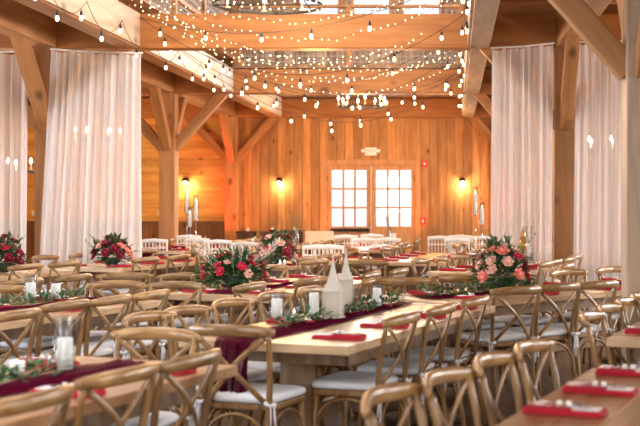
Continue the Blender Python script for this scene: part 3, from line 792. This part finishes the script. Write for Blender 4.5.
# white spindle chairs
def make_white():
    t = empty('white_spindle_chair'); w = M['white_paint']
    q = MB(); q.prism([(-.19,-.18),(.19,-.18),(.2,.2),(-.2,.2)], .43, .46); q.build('seat', w, t, bevel=.006)
    for s in (-1, 1):
        q = MB(); q.tube([(s*.19,.18,0),(s*.185,.17,.43)], [.013,.016], 8); q.build('leg', w, t)
        q = MB(); q.tube([(s*.19,-.23,0),(s*.18,-.18,.44),(s*.185,-.24,.92)], .015, 8); q.build('leg', w, t)
    q = MB(); q.tube([(-.2,-.235,.90),(0,-.25,.915),(.2,-.235,.90)], [.02,.024,.02], 8, (1.3,.7), up=(0,0,1)); q.build('back_rail', w, t); q = MB(); q.tube([(-.18,-.195,.55),(.18,-.195,.55)], .01, 6); q.build('back_rail', w, t); q = MB(); q.tube([(-.18,-.225,.8),(.18,-.225,.8)], .01, 6); q.build('back_rail', w, t)
    for i in range(6):
        x = -.13+.052*i; q = MB(); q.tube([(x,-.19,.5),(x,-.235,.9)], .008, 6); q.build('spindle', w, t)
    return t
w0 = make_white(); first = True
WG = 'white spindle-back chairs'
for px, py, f, nm in ((155,240,0,'beside the near left post with red behind'), (188,236,5,'under the tall white candles, left one'), (201,239,-12,'under the tall white candles, right one'), (214,241,14,'right of the tall candles before the far post'),
                      (318,246,0,'nearest the white lanterns, left of the door'), (329,246,0,'with full spindles just left of the side-on chairs'), (346,236,0,'under the left door leaf'), (361,239,12,'under the panic bar'), (374,235,-8,'between the two door leaves'), (386,239,6,'under the right door leaf'),
                      (440,237,0,'below the red pull station, left one'), (453,239,14,'right of the red pull station'), (464,236,-14,'below the right sconce'), (481,237,0,'beside the right candle stand'), (245,243,0,'before the dark console nearest the far post')):
    o = w0 if first else dup(w0); first = False
    X, Y = at_z(px, py, .92); o.location = (X, Y+.2, 0); o.rotation_euler = (0,0,R(f)); tag(o, 'white spindle-back chair '+nm, 'chair', WG)

# ------------------------------------------------------------------ place settings
def make_setting():
    t = empty('napkin_bundle')
    q = MB()
    q.grid(lambda u, v: (-.15+.30*u, -.055+.11*v, .004+.004*math.sin(9*u+3*v)), 12, 6)
    q2 = MB(); q2.bx(-.14, .14, -.058, .058, 0, .009); q2.bx(-.138, .136, -.055, .053, .009, .017); q2.bx(-.137, .03, -.053, .051, .017, .023)
    q2.build('napkin', M['red'], t, bevel=.004)
    q = MB(); q.bx(.03, .125, -.030, .034, .0175, .0215); q.build('menu_card', M['white_paint'], t)
    q = MB(); q.tube([(-.13,-.026,.029),(-.03,-.022,.029),(.02,-.018,.028),(.10,-.018,.026)], [.006,.004,.008,.005], 6, (.35,1), up=(0,0,1)); q.build('knife', M['silver'], t, smooth=True)
    q = MB(); q.tube([(-.14,.02,.029),(-.04,.020,.030),(.0,.02,.029)], [.006,.004,.004], 6, (.5,1), up=(0,0,1))
    for i in range(4): q.tube([(0,.020,.029),(.015,.011+.006*i,.028),(.06,.011+.006*i,.031)], .0017, 4)
    q.build('fork', M['silver'], t, smooth=True)
    q = MB(); q.lathe([(.009,0),(.011,.005),(.011,.016),(.008,.02),(.001,.022)], 12, (.012,.0,.0225)); q.build('favor_jar', M['white_paint'], t, smooth=True)
    q = MB(); q.lathe([(.009,0),(.013,.008),(.011,.017),(.001,.021)], 12, (-.022,.002,.0235)); q.build('favor_bell', M['cream'], t, smooth=True)
    return t
s0 = make_setting(); sfirst = [True]
def setting(key, s, tt, label, ang=0, tiny=False):
    o = s0 if sfirst[0] else dup(s0, None, ('fork','knife') if tiny else ()); sfirst[0] = False
    X, Y = loc(key, s, tt); o.location = (X, Y, .762)
    o.rotation_euler = (0, 0, -R(TABLES[key][1]+ang) + (PI if tt > 0 else 0)); tag(o, label, 'napkin', 'folded red napkins')
for i, (s, tt, nm) in enumerate(((.114,-.335,'nearest the camera on the corner table'), (.577,-.315,'middle of three on the corner table'), (1.07,-.30,'farthest of three on the corner table'))):
    setting('front_right', s, tt, 'red napkin with cutlery and favor, '+nm)
def settings(key, desc, n, sides, tiny=False, off=.30, s0_=None):
    L, W = TABLES[key][2], TABLES[key][3]
    for sd in sides:
        for i in range(n):
            s = -L/2+L*(i+.5)/n; w_ = 'left' if sd < 0 else 'right'
            setting(key, s, sd*(W/2-.19), 'red napkin, %s from camera, %s edge of the %s' % (ord_(i), w_, desc), tiny=tiny)
settings('mid_right', 'table at the right edge', 4, (-1,))
settings('lantern', 'pale lantern table', 4, (-1, 1))
settings('front_left', 'lower left table', 4, (-1, 1))
settings('left', 'two-candle left table', 4, (-1, 1))
settings('rose', 'coral rose table', 4, (-1, 1), True)
settings('plume', 'plume arrangement table', 4, (-1, 1), True)
settings('left_rose', 'pink rose table', 4, (1, -1), True)
settings('red_rose', 'dark red arrangement table', 4, (-1, 1), True)
settings('door', 'table before the door', 4, (-1, 1), True)
settings('side', 'side-on chair table', 4, (-1, 1), True)
settings('left_back', 'table under the tall white candles', 4, (-1, 1), True)
settings('right_back', 'table behind the coral roses', 4, (-1, 1), True)

# ------------------------------------------------------------------ runners and garlands
def runner(key, s_a, s_b, label, t0=0, wd=.23, drape=0, seed=0):
    rnd = random.Random(seed); ph = [rnd.uniform(0, 6) for _ in range(5)]
    (x, y), a, L, W = TABLES[key]
    o = empty('tmp'); bpy.data.objects.remove(o)
    m = MB(); tot = (s_b-s_a)+drape
    def fn(u, v):
        d = u*tot; wv = wd*(1+.18*math.sin(7*u+ph[0])); tt = t0+(v-.5)*wv+.03*math.sin(5*u+ph[1])
        rp = .006+.006*math.sin(v*26+ph[2]+3*math.sin(4*u)) + .004*math.sin(u*40+ph[3]+v*8)
        if d < drape:
            k = (drape-d)*(.86+.10*math.sin(9*v+1)+.05*math.sin(23*v))
            return (tt*(1-.25*k)+.02*math.sin(v*24+ph[2])+.03*k*math.sin(9*v), s_a-.012-.055*abs(math.sin(v*19+ph[4]+2*k))*min(1, k*5), .764-k)
        return (tt, s_a+(d-drape), .765+max(0, rp))
    m.grid(fn, 70, 22)
    o = m.build('table_runner', M['wine'], smooth=True); o.location = (x, y, 0); o.rotation_euler = (0,0,-R(a)); tag(o, label, 'table runner', 'burgundy gauze runners')
    return o
runner('lantern', -1.235, 1.1, 'burgundy gauze runner on the lantern table, draped over its near end', t0=-.15, wd=.22, drape=.36, seed=2)
runner('front_left', -1.1, 1.1, 'burgundy gauze runner along the lower left table', t0=.03, seed=3)
runner('front_right', -1.1, .62, 'burgundy gauze runner along the corner napkin table', t0=.19, wd=.24, seed=5)
runner('left', -1.1, 1.15, 'burgundy gauze runner along the two-candle left table', seed=6)
runner('rose', -1.4, 1.3, 'burgundy gauze runner on the coral rose table', seed=7)
runner('plume', -1.1, 1.1, 'burgundy gauze runner on the plume arrangement table', seed=8)
runner('mid_right', -1.0, 1.1, 'burgundy gauze runner on the table at the right edge', seed=9)
runner('left_back', -1.235, 1.0, 'burgundy gauze runner hanging off the table under the tall white candles', drape=.4, wd=.25, seed=11)

def leaf(m, p, d, up, L, W):
    d = Vector(d).normalized(); s = d.cross(Vector(up)); s = s.normalized() if s.length > .01 else Vector((1,0,0)); n = s.cross(d)
    p = Vector(p)
    m.add([p, p+d*L*.45+s*W/2+n*L*.06, p+d*L-n*L*.10, p+d*L*.45-s*W/2+n*L*.06, p+d*L*.5-n*L*.02], [(0,1,4),(1,2,4),(2,3,4),(3,0,4)])
def garland(key, s_a, s_b, t0, n, label, seed, hgt=.05, wid=.09):
    rnd = random.Random(seed); m = MB(); (x, y), a, L, W = TABLES[key]
    for i in range(n):
        s = rnd.uniform(s_a, s_b); tt = t0+rnd.gauss(0, wid*.5); z = .768+rnd.uniform(0, hgt)
        m.cur = 0 if rnd.random() < .65 else 1
        leaf(m, (tt, s, z), (rnd.uniform(-1,1), rnd.uniform(-1,1), rnd.uniform(-.1,.7)), (0,0,1), rnd.uniform(.04,.075), rnd.uniform(.018,.032))
    m.cur = 0
    m.tube([(t0+.02*math.sin(4*s), s, .775) for s in [s_a+(s_b-s_a)*k/8 for k in range(9)]], .004, 5)
    o = m.build('leaf_garland', [M['leaf'], M['leaf2']]); o.location = (x, y, 0); o.rotation_euler = (0,0,-R(a)); tag(o, label, 'garland', 'leafy table garlands')
garland('front_left', -1.0, .75, -.12, 420, 'loose green leaf garland on the lower left table', 1)
garland('lantern', -.6, 1.15, -.22, 420, 'green leaf garland behind the candles on the lantern table', 2)
garland('front_right', -.9, .45, .34, 160, 'green leaf sprigs at the right edge on the corner napkin table', 3)
garland('left', .0, 1.1, -.2, 260, 'green leaf garland beside the two short candle cylinders', 4)
garland('rose', -1.4, -.2, 0, 300, 'green leaf garland left of the coral roses', 5, .08)

# ------------------------------------------------------------------ candles and lanterns
def hurricane(X, Y, r, h, ch, label, z=.767, cr=None, lit=False):
    t = empty('hurricane_candle', (X, Y, z)); tag(t, label, 'candle', 'pillar candles in glass cylinders')
    q = MB(); q.lathe([(r*.7,0),(r*.95,.002),(r,.02),(r,h),(r-.004,h),(r-.004,.012),(.001,.010)], 20); q.build('glass_cylinder', M['glass'], t, smooth=True)
    c = cr or r*.68
    q = MB(); q.lathe([(c,.013),(c,ch-.004),(c*.9,ch),(c*.3,ch-.006),(.001,ch-.007)], 16); q.build('candle', M['wax'], t, smooth=True)
    q = MB(); q.tube([(0,0,ch-.008),(.002,0,ch+.010)], .0015, 5); q.build('wick', M['iron'], t)
    if lit: q = MB(); q.lathe([(.001,ch+.006),(.006,ch+.014),(.004,ch+.026),(.001,ch+.038)], 8); q.build('flame', M['flame'], t, smooth=True)
def on(key, px, py, lim=.08):
    X, Y = at_z(px, py, .765); s, tt = local(key, X, Y); L, W = TABLES[key][2:]
    s = max(-L/2+lim, min(L/2-lim, s)); tt = max(-W/2+lim, min(W/2-lim, tt)); return loc(key, s, tt)
hurricane(*on('front_left', 65, 372), .048, .235, .145, 'large glass cylinder with white pillar candle on the lower left table')
hurricane(*on('lantern', 272, 321), .050, .165, .135, 'white pillar candle in a clear cylinder, leftmost on the lantern table')
hurricane(*on('lantern', 314, 320), .045, .175, .165, 'white candle in a cylinder just left of the white lantern')
hurricane(*on('lantern', 377, 308), .042, .165, .135, 'white candle in a cylinder right of the lanterns')
hurricane(*on('left', 31, 302), .050, .20, .14, 'taller candle cylinder of the two on the left table')
hurricane(*on('left', 56, 300), .048, .13, .12, 'shorter candle cylinder of the two on the left table')
hurricane(*on('left_rose', 122, 265), .035, .30, .10, 'tall narrow glass cylinder before the pink roses')
hurricane(*on('red_rose', 294, 264), .04, .32, .08, 'tall narrow glass cylinder before the dark red arrangement')
hurricane(*on('rose', 485, 288), .032, .34, .12, 'tall narrow glass cylinder left of the coral roses')
def lantern(X, Y, w, hb, hr, label):
    t = empty('spire_lantern', (X, Y, .767), -R(12)); tag(t, label, 'lantern', 'white spired lanterns')
    q = MB(); q.bx(-w/2-.008, w/2+.008, -w/2-.008, w/2+.008, 0, .014); q.build('base', M['lwhite'], t, bevel=.003)
    q = MB()
    for sx in (-1,1):
        for sy in (-1,1): q.bx(sx*w/2-.007*(1+sx), sx*w/2+.007*(1-sx), sy*w/2-.007*(1+sy), sy*w/2+.007*(1-sy), .014, hb)
    for a, b, c, d in ((-w/2,w/2,-w/2,-w/2+.012),(-w/2,w/2,w/2-.012,w/2),(-w/2,-w/2+.012,-w/2,w/2),(w/2-.012,w/2,-w/2,w/2)):
        q.bx(a,b,c,d,.014,.028); q.bx(a,b,c,d,hb-.012,hb)
    q.build('frame', M['lwhite'], t)
    for k in range(4):
        q = MB(); q.bx(-w/2+.010, w/2-.010, -w/2+.005, -w/2+.008, .02, hb-.008); o = q.build('pane', M['frost'], t); o.rotation_euler = (0,0,k*PI/2)
    q = MB(); q.lathe([(w*.71,hb),(w*.62,hb+hr*.05),(w*.45,hb+hr*.20),(w*.30,hb+hr*.40),(w*.18,hb+hr*.62),(w*.10,hb+hr*.82),(.006,hb+hr)], 4); o = q.build('roof', M['lwhite'], t); o.rotation_euler = (0,0,PI/4)
    q = MB(); q.lathe([(.004,hb+hr-.005),(.010,hb+hr+.008),(.004,hb+hr+.018),(.001,hb+hr+.03)], 8); q.build('finial', M['lwhite'], t, smooth=True)
lantern(*on('lantern', 333, 319), .108, .175, .20, 'white lantern with a tapering spire roof, nearer of the two')
lantern(*on('lantern', 346, 309), .08, .20, .19, 'slimmer pale spired lantern standing behind the nearer one')
def votive(X, Y, label, z=.767, mt='glass'):
    t = empty('votive', (X, Y, z)); tag(t, label, 'candle', 'small votive cups')
    q = MB(); q.lathe([(.024,0),(.03,.005),(.033,.06),(.029,.06),(.026,.010),(.001,.008)], 14); q.build('cup', M['white_paint'] if mt == 'w' else M['glass'], t, smooth=True)
    q = MB(); q.lathe([(.020,.009),(.022,.035),(.001,.033)], 12); q.build('candle', M['wax'], t, smooth=True)
    q = MB(); q.lathe([(.001,.036),(.006,.044),(.003,.058),(.001,.066)], 8); q.build('flame', M['flame'], t, smooth=True)
votive(*on('front_left', 17, 376), 'small white votive cup among the leaves on the lower left table', mt='w')
votive(*on('lantern', 294, 320), 'small votive between the two left candles of the lantern table')
votive(*on('right_back', 423, 256), 'glowing votive, left of three behind the broad-railed pair', mt='w')
votive(*on('right_back', 432, 256), 'glowing votive, middle of three behind the broad-railed pair', mt='w')
votive(*on('right_back', 449, 257), 'glowing votive, right of three behind the broad-railed pair', mt='w')
votive(*on('red_rose', 302, 266), 'votive right of the dark red arrangement')
votive(*on('red_rose', 291, 267), 'votive before the dark red arrangement')

def tall_stand(X, Y, zb, ht, ch, label):
    t = empty('tall_candle_stand', (X, Y, zb)); tag(t, label, 'candle stand', 'tall candle stands')
    q = MB(); q.lathe([(.05,0),(.05,.008),(.008,.02),(.006,ht*.5),(.01,ht*.52),(.006,ht*.55),(.006,ht),(.035,ht+.01),(.035,ht+.018)], 12); q.build('stem', M['glass'] if False else M['silver'], t, smooth=True)
    q = MB(); q.lathe([(.038,ht+.018),(.042,ht+.03),(.042,ht+ch+.1),(.039,ht+ch+.1),(.039,ht+.03)], 14); q.build('glass_shade', M['glass'], t, smooth=True)
    q = MB(); q.lathe([(.026,ht+.019),(.026,ht+ch-.01),(.02,ht+ch),(.001,ht+ch)], 12); q.build('candle', M['wax'], t, smooth=True)
    q = MB(); q.lathe([(.001,ht+ch),(.008,ht+ch+.015),(.004,ht+ch+.035),(.001,ht+ch+.045)], 8); q.build('flame', M['flame'], t, smooth=True)
for px, ytop, ybot, nm in ((187,190,213,'tallest of three left of the far post'), (190,212,226,'lowest of three left of the far post'), (196,200,219,'right one of three left of the far post')):
    Y = 17.6; X = (px-CX)*Y/F; zc = H-(ybot-CY)*Y/F; tall_stand(X, Y, .762, zc-.762-.02, (ybot-ytop)*Y/F, 'slender stand with white candle, '+nm)
for px, ytop, ybot, nm in ((475.5,192,214,'taller of two by the right curtain'), (482,207,224,'shorter of two by the right curtain')):
    Y = 17.2; X = (px-CX)*Y/F; zc = H-(ybot-CY)*Y/F; tall_stand(X, Y, .762, zc-.762-.02, (ybot-ytop)*Y/F, 'slender stand with white candle, '+nm)
X, Y = on('rose', 523, 286)
t = empty('amber_finial_holder', (X, Y, .762)); tag(t, 'amber glass finial holder rising right of the coral roses', 'candle holder')
q = MB(); q.lathe([(.05,0),(.05,.01),(.012,.03),(.02,.1),(.01,.2),(.012,.3),(.03,.32),(.035,.36),(.022,.40)], 14); q.build('stem', M['amber'], t, smooth=True)
q = MB(); q.lathe([(.022,.40),(.024,.45),(.008,.49),(.003,.51),(.001,.52)], 10); q.build('stopper', M['amber'], t, smooth=True)

# ------------------------------------------------------------------ flowers
def rose_mesh(mt):
    m = MB(); rnd = random.Random(3)
    for lay, (n, r, h, op) in enumerate(((3,.011,.026,.05), (4,.019,.027,.25), (5,.028,.026,.55), (6,.036,.020,.95))):
        for k in range(n):
            a0 = 2*PI*k/n+lay*.7; wd = 2*PI/n*.72
            def fn(u, v, a0=a0, wd=wd, r=r, h=h, op=op):
                a = a0+(u-.5)*2*wd*(.5+.5*math.sin(PI*min(1, v+.25)))
                rr = r*(.30+.70*math.sin(v*PI/2))+op*.010*v*v*(1-abs(u-.5))
                return (rr*math.cos(a), rr*math.sin(a), -.012+h*v*(1-.25*abs(2*u-1)**2)+ (-.006*op*v))
            m.grid(fn, 5, 4)
    m.lathe([(.001,-.02),(.012,-.016),(.020,-.004),(.016,.006),(.001,.016)], 8)
    return m.mesh('rose', mt, True)
ROSE = {k: rose_mesh(M[k]) for k in ('burg','rosered','coral','blush')}
def arrangement(X, Y, rx_, h, cols, nr, nleaf, label, seed, plume=0, z0=.765, rs=1.0, spread=1.0):
    rnd = random.Random(seed)
    t = empty('flower_arrangement', (X, Y, z0)); tag(t, label, 'flowers', 'rose centrepieces')
    q = MB(); q.lathe([(.05,0),(.06,.004),(.09,.05),(.10,.09),(.09,.09),(.07,.05),(.001,.03)], 16); q.build('bowl', M['leafdark'], t, smooth=True)
    m = MB()
    for i in range(nleaf):
        a = rnd.uniform(0, 2*PI); el = rnd.uniform(-.25, 1.45); rr = rnd.uniform(.25, 1.0)
        p = (rx_*rr*math.cos(a)*math.cos(el)*.8, rx_*.8*rr*math.sin(a)*math.cos(el)*.8, .085+max(-.075, h*.8*rr*math.sin(el)))
        m.cur = 0 if rnd.random() < .8 else 1
        leaf(m, p, (math.cos(a)*math.cos(el)+rnd.uniform(-.6,.6), math.sin(a)*math.cos(el)+rnd.uniform(-.6,.6), math.sin(el)*.8+rnd.uniform(-.3,.5)), (rnd.uniform(-.4,.4),rnd.uniform(-.4,.4),1), rnd.uniform(.06,.12), rnd.uniform(.022,.042))
    for i in range(9):
        a = rnd.uniform(0, 2*PI); k = rnd.uniform(.8, 1.15); e = (rx_*k*math.cos(a), rx_*.7*math.sin(a), .1+h*rnd.uniform(.4,.95)); m.cur = 1
        m.tube([(0,0,.06), (e[0]*.5, e[1]*.5, e[2]*.65), e], [.003,.002,.001], 4)
        for j in range(7):
            f = .45+.55*j/7; leaf(m, (e[0]*f, e[1]*f, .06+(e[2]-.06)*f), (rnd.uniform(-1,1),rnd.uniform(-1,1),.5), (0,0,1), .05, .014)
    m.build('foliage', [M['leaf'], M['leaf2']], t)
    for i in range(nr):
        a = 2*PI*i*.618+rnd.uniform(-.2,.2); el = math.asin(min(1, .0+(i+.5)/nr)); c = rnd.choice(cols)
        p = Vector((rx_*.78*math.cos(a)*math.cos(el), rx_*.7*math.sin(a)*math.cos(el), .10+h*.80*math.sin(el)*rnd.uniform(.85,1.05)))
        o = inst('rose', ROSE[c], t, p, rs*rnd.uniform(.85,1.25))
        n_ = Vector((math.cos(a)*math.cos(el), math.sin(a)*math.cos(el), math.sin(el)+.2)); o.rotation_euler = n_.to_track_quat('Z','Y').to_euler()
    for i in range(plume):
        a = rnd.uniform(0, 2*PI); q = MB(); e = Vector((rx_*1.1*math.cos(a), rx_*.6*math.sin(a), h*rnd.uniform(.8,1.25)+.1))
        for j in range(26):
            f = .5+.5*j/26; p = e*f; leaf(q, p, (rnd.uniform(-1,1)*.5+e.x, rnd.uniform(-1,1)*.5+e.y, .5), (0,0,1), .05, .012)
        q.tube([(0,0,.06), e*.5, e], .002, 4); q.build('plume', M['feather'], t)
    return t
def onxy(key, px, py): return on(key, px, py, .2)
arrangement(*onxy('rose', 501, 290), .29, .40, ['coral','coral','burg','rosered','blush'], 26, 520, 'big arrangement of coral, blush and burgundy roses on the right', 11, rs=1.15)
arrangement(*onxy('plume', 234, 287), .36, .25, ['rosered','burg','burg','rosered','blush'], 26, 900, 'wide arrangement of crimson blooms, greenery and white plumes left of centre', 12, plume=12, rs=.85)
arrangement(*onxy('left_rose', 112, 266), .28, .30, ['coral','burg','blush','burg','burg'], 26, 360, 'round pink and burgundy rose arrangement before the wide left curtain', 13, rs=1.1)
arrangement(*onxy('red_rose', 285, 266), .29, .37, ['burg','burg','rosered','blush'], 18, 360, 'dark red arrangement in the middle distance right of the plumes', 14, rs=1.2)
arrangement(*onxy('edge', 4, 272), .24, .34, ['rosered','rosered','burg'], 16, 300, 'crimson flower arrangement cut by the left edge of the picture', 15, rs=1.3)

# small bits on back tables, consoles
def console(px0, px1, ytop, Y, label, mt='dark_wood'):
    x0, x1 = (px0-CX)*Y/F, (px1-CX)*Y/F; zt = H-(ytop-CY)*Y/F
    t = empty('console_table', ((x0+x1)/2, Y, 0)); tag(t, label, 'side table', 'dark consoles along the back wall'); w = (x1-x0)/2
    q = MB(); q.bx(-w-.02, w+.02, -.2, .2, zt-.04, zt); q.build('top', M[mt], t, bevel=.004)
    q = MB(); q.bx(-w+.03, w-.03, -.17, .17, zt-.2, zt-.04); q.build('drawer_box', M[mt], t)
    q = MB(); q.bx(-w+.03, w-.03, -.18, .18, .15, .18); q.build('shelf', M[mt], t)
    for sx in (-1,1):
        for sy in (-1,1): q = MB(); q.bx(sx*(w-.02)-.022, sx*(w-.02)+.022, sy*.16-.022, sy*.16+.022, 0, zt-.04); q.build('leg', M[mt], t)
    return t, zt
cons = [(238,255,231,'dark wooden console nearest the far left post'), (262,280,231,'dark wooden console, middle one left of the door'), (284,302,230,'dark wooden console nearest the door')]
for i, (a, b, yt, nm) in enumerate(cons):
    t, zt = console(a, b, yt, 24.9, nm)
    votive((a*.4+b*.6-CX)*24.9/F, 24.85, ['votive on the console nearest the far left post','votive on the middle console','votive on the console nearest the door'][i], z=zt+.001, mt='w')
X = (318-CX)*24.6/F
t = empty('storage_bench', (X, 24.6, 0)); tag(t, 'pale boxy bench back against the wall left of the door', 'bench')
q = MB(); q.bx(-.3,.3,-.25,.25,.12,.45); q.build('seat_box', M['cream'], t, bevel=.01); q = MB(); q.bx(-.3,.3,.17,.25,.45,.85); q.build('backrest', M['cream'], t, bevel=.01)
for sx in (-1,1): q = MB(); q.bx(sx*.26-.03, sx*.26+.03, -.22, .22, 0, .12); q.build('foot', M['dark_wood'], t)
# small framed card and vase by the door
X, Y = at_z(393, 243, .762)
def vase(X, Y, label, h=.3, z=.762):
    t = empty('glass_vase', (X, Y, z)); tag(t, label, 'vase')
    q = MB(); q.lathe([(.05,0),(.055,.01),(.05,h*.5),(.03,h*.8),(.035,h),(.031,h),(.026,h*.8),(.046,h*.5),(.05,.015),(.001,.012)], 16); q.build('body', M['glass'], t, smooth=True)
    q = MB(); rnd = random.Random(int(X*100))
    for i in range(5):
        e = Vector((rnd.uniform(-.08,.08), rnd.uniform(-.08,.08), h+rnd.uniform(.1,.28))); q.tube([(0,0,.02),(0,0,h*.8),e], .002, 4)
        for j in range(6): leaf(q, Vector((0,0,h*.8)).lerp(e, j/6), (rnd.uniform(-1,1),rnd.uniform(-1,1),.6), (0,0,1), .05, .018)
    q.build('sprig', M['leaf2'], t)
vase(*loc('door', .5, .2), 'clear vase with green sprigs below the right door leaf')
vase(*loc('right_back', 1.0, .0), 'clear vase with green sprigs below the red pull station')
vase(*loc('back_mid', .3, .1), 'clear vase with sprigs before the far left post')
def card(X, Y, label):
    t = empty('table_card', (X, Y, .762)); tag(t, label, 'table sign')
    q = MB(); q.bx(-.06,.06,-.006,.006,.01,.19); q.build('frame', M['white_paint'], t, bevel=.002)
    q = MB(); q.bx(-.045,.045,-.008,-.005,.03,.17); q.build('card', M['cream'], t)
    q = MB(); q.bx(-.04,.04,-.025,.025,0,.01); q.build('foot', M['white_paint'], t)
card(*loc('door', 1.05, .15), 'small white framed card on the table before the door')

# ------------------------------------------------------------------ lights
def area(loc_, rot, sx, sy, power, col, spread=180):
    l = bpy.data.lights.new('daylight', 'AREA'); l.shape = 'RECTANGLE'; l.size = sx; l.size_y = sy; l.energy = power; l.color = col; l.spread = R(spread)
    o = bpy.data.objects.new('daylight', l); COL.objects.link(o); o.location = loc_; o.rotation_euler = rot; return o
DAY = (1.0, .97, .95)
area((RID, YF+.05, 1.5), (PI/2-.25,0,0), 5.0, 2.4, 150, DAY, 140)                 # added lamp: daylight fill from an unseen opening behind the camera
area((RID, YF+.05, 5.7), (PI/2-.35,0,0), 4.8, 2.9, 330, DAY)            # added lamp: high fill from the unseen gable opening behind the camera
for o_ in sw: area((XR-.03, (o_[0]+o_[1])/2, 1.9), (0, PI/2-.4, 0), 1.7, 1.7, 100 if o_[0] < 9 else 200, DAY, 140)  # lamps added inside the right windows, farther ones raised to brighten the curtains
for a, b in SKY:  # lamps added under the unseen skylights as daylight from above
    area((RID+3.35, (a+b)/2, gab(RID+3.4)-.04), (0, math.atan2(3.95, 8.95)+.25, 0), 1.8, 2.8, 310, DAY)
    area((RID-3.35, (a+b)/2, gab(RID-3.4)-.04), (0, -math.atan2(3.95, 8.95)-.1, 0), 1.8, 2.8, 130, DAY)
for o_ in swL: area((XL+.03, (o_[0]+o_[1])/2, 1.9), (0, -PI/2+.4, 0), 1.7, 1.7, 150 if o_[0] < 9 else 420, (.85,.92,1), 140)  # cool lamps added inside the left windows, farthest raised to brighten the curtains
area((-1.84, YB-.05, 6.4), (-PI/2+.25,0,0), 3.6, 1.3, 260, DAY)
area(((dx0+dx1)/2, YB-.12, 1.6), (-PI/2,0,0), 1.7, 1.3, 45, DAY)
# added warm lamps: for the string bulbs, and sourceless ones brightening aisles and loft
WARM = (1, .52, .19)
for x, y, z, p in ((-1.8,15,3.0,45), (-2.8,17.5,2.9,50), (-.8,17.5,2.9,50), (-1.8,21.5,2.9,95), (-3.2,23.5,2.7,50), (-.4,23.5,2.7,50), (-7.5,16,2.9,60), (-7.5,22,2.6,260), (3.2,12.6,2.6,35), (4,16,2.9,45), (-6.4,12.4,2.6,30), (4,22,2.9,50), (-3.0,22.5,4.6,60), (-.6,22.5,4.6,60), (-1.8,12.0,3.2,60)):
    point((x, y, z), p, WARM, .25)
def spot(loc_, tgt, power, col, ang, blend=.9):
    l = bpy.data.lights.new('uplight', 'SPOT'); l.energy = power; l.color = col; l.spot_size = R(ang); l.spot_blend = blend; l.shadow_soft_size = .06
    o = bpy.data.objects.new('uplight', l); COL.objects.link(o); o.location = loc_; o.rotation_euler = (Vector(tgt)-Vector(loc_)).to_track_quat('-Z','Y').to_euler(); return o
def uplight(px, Y, tgt, power, col, ang, label):
    X = (px-CX)*Y/F; t = empty('uplight_can', (X, Y, 0)); tag(t, label, 'uplight', 'floor uplights along the back wall')
    q = MB(); q.lathe([(.07,.03),(.075,.05),(.075,.2),(.066,.2),(.06,.1),(.001,.09)], 14); q.build('housing', M['iron'], t, smooth=True)
    q = MB(); q.bx(-.09,.09,-.05,.05,0,.03); q.build('base', M['iron'], t)
    spot((X, Y, .24), tgt, power, col, ang)
uplight(222, 25.0, (-5.5, 25.9, 3.6), 260, (1,.06,.03), 60, 'uplight can on the floor left of the far left post')
uplight(322, 25.3, (-3.0, 25.8, 2.6), 80, (1,.25,.06), 70, 'uplight can on the floor left of the double door')
uplight(420, 25.3, (-.75, 25.8, 2.6), 80, (1,.25,.06), 70, 'uplight can on the floor right of the double door')
uplight(248, 25.2, (-4.6, 25.8, 3.2), 90, (1,.22,.06), 80, 'uplight can on the floor right of the far left post')
uplight(488, 25.0, (.9, 25.8, 3.2), 90, (1,.2,.06), 80, 'uplight can on the floor by the right curtain')

w = bpy.data.worlds.new('world'); SC.world = w; w.use_nodes = True
nt = w.node_tree; bg = nt.nodes['Background']
sky = nt.nodes.new('ShaderNodeTexSky'); sky.sky_type = 'NISHITA'; sky.sun_disc = False; sky.sun_elevation = R(40); sky.sun_rotation = R(200)
mx = nt.nodes.new('ShaderNodeMix'); mx.data_type = 'RGBA'; mx.inputs[0].default_value = .92; mx.inputs[7].default_value = (1,1,1,1)
nt.links.new(sky.outputs[0], mx.inputs[6]); nt.links.new(mx.outputs[2], bg.inputs[0]); bg.inputs[1].default_value = 1.15

# ------------------------------------------------------------------ camera
c = bpy.data.cameras.new('camera'); co = bpy.data.objects.new('camera', c); COL.objects.link(co)
co.location = (0, 0, H); co.rotation_euler = (PI/2, 0, 0)
c.sensor_fit = 'HORIZONTAL'; c.sensor_width = 36; c.lens = F*36/640
c.shift_x = -(CX-320)/640; c.shift_y = -(213-CY)/640
c.clip_end = 200
c.dof.use_dof = True; c.dof.focus_distance = 10.5; c.dof.aperture_fstop = 2.8
SC.camera = co
SC.view_settings.view_transform = 'Standard'; SC.view_settings.look = 'None'; SC.view_settings.gamma = 1; SC.view_settings.exposure = 0.05; SC.view_settings.use_curve_mapping = False
try:
    SC.cycles.use_denoising = True; SC.cycles.sample_clamp_indirect = 4; SC.cycles.max_bounces = 8; SC.cycles.transparent_max_bounces = 16
    SC.cycles.caustics_reflective = False; SC.cycles.caustics_refractive = False
except Exception: pass
for k, v in LBL.items():
    if v > 1: print('DUP LABEL', k)
    n_ = len(k.split())
    if n_ > 16 or n_ < 4: print('LABEL LEN', n_, k)
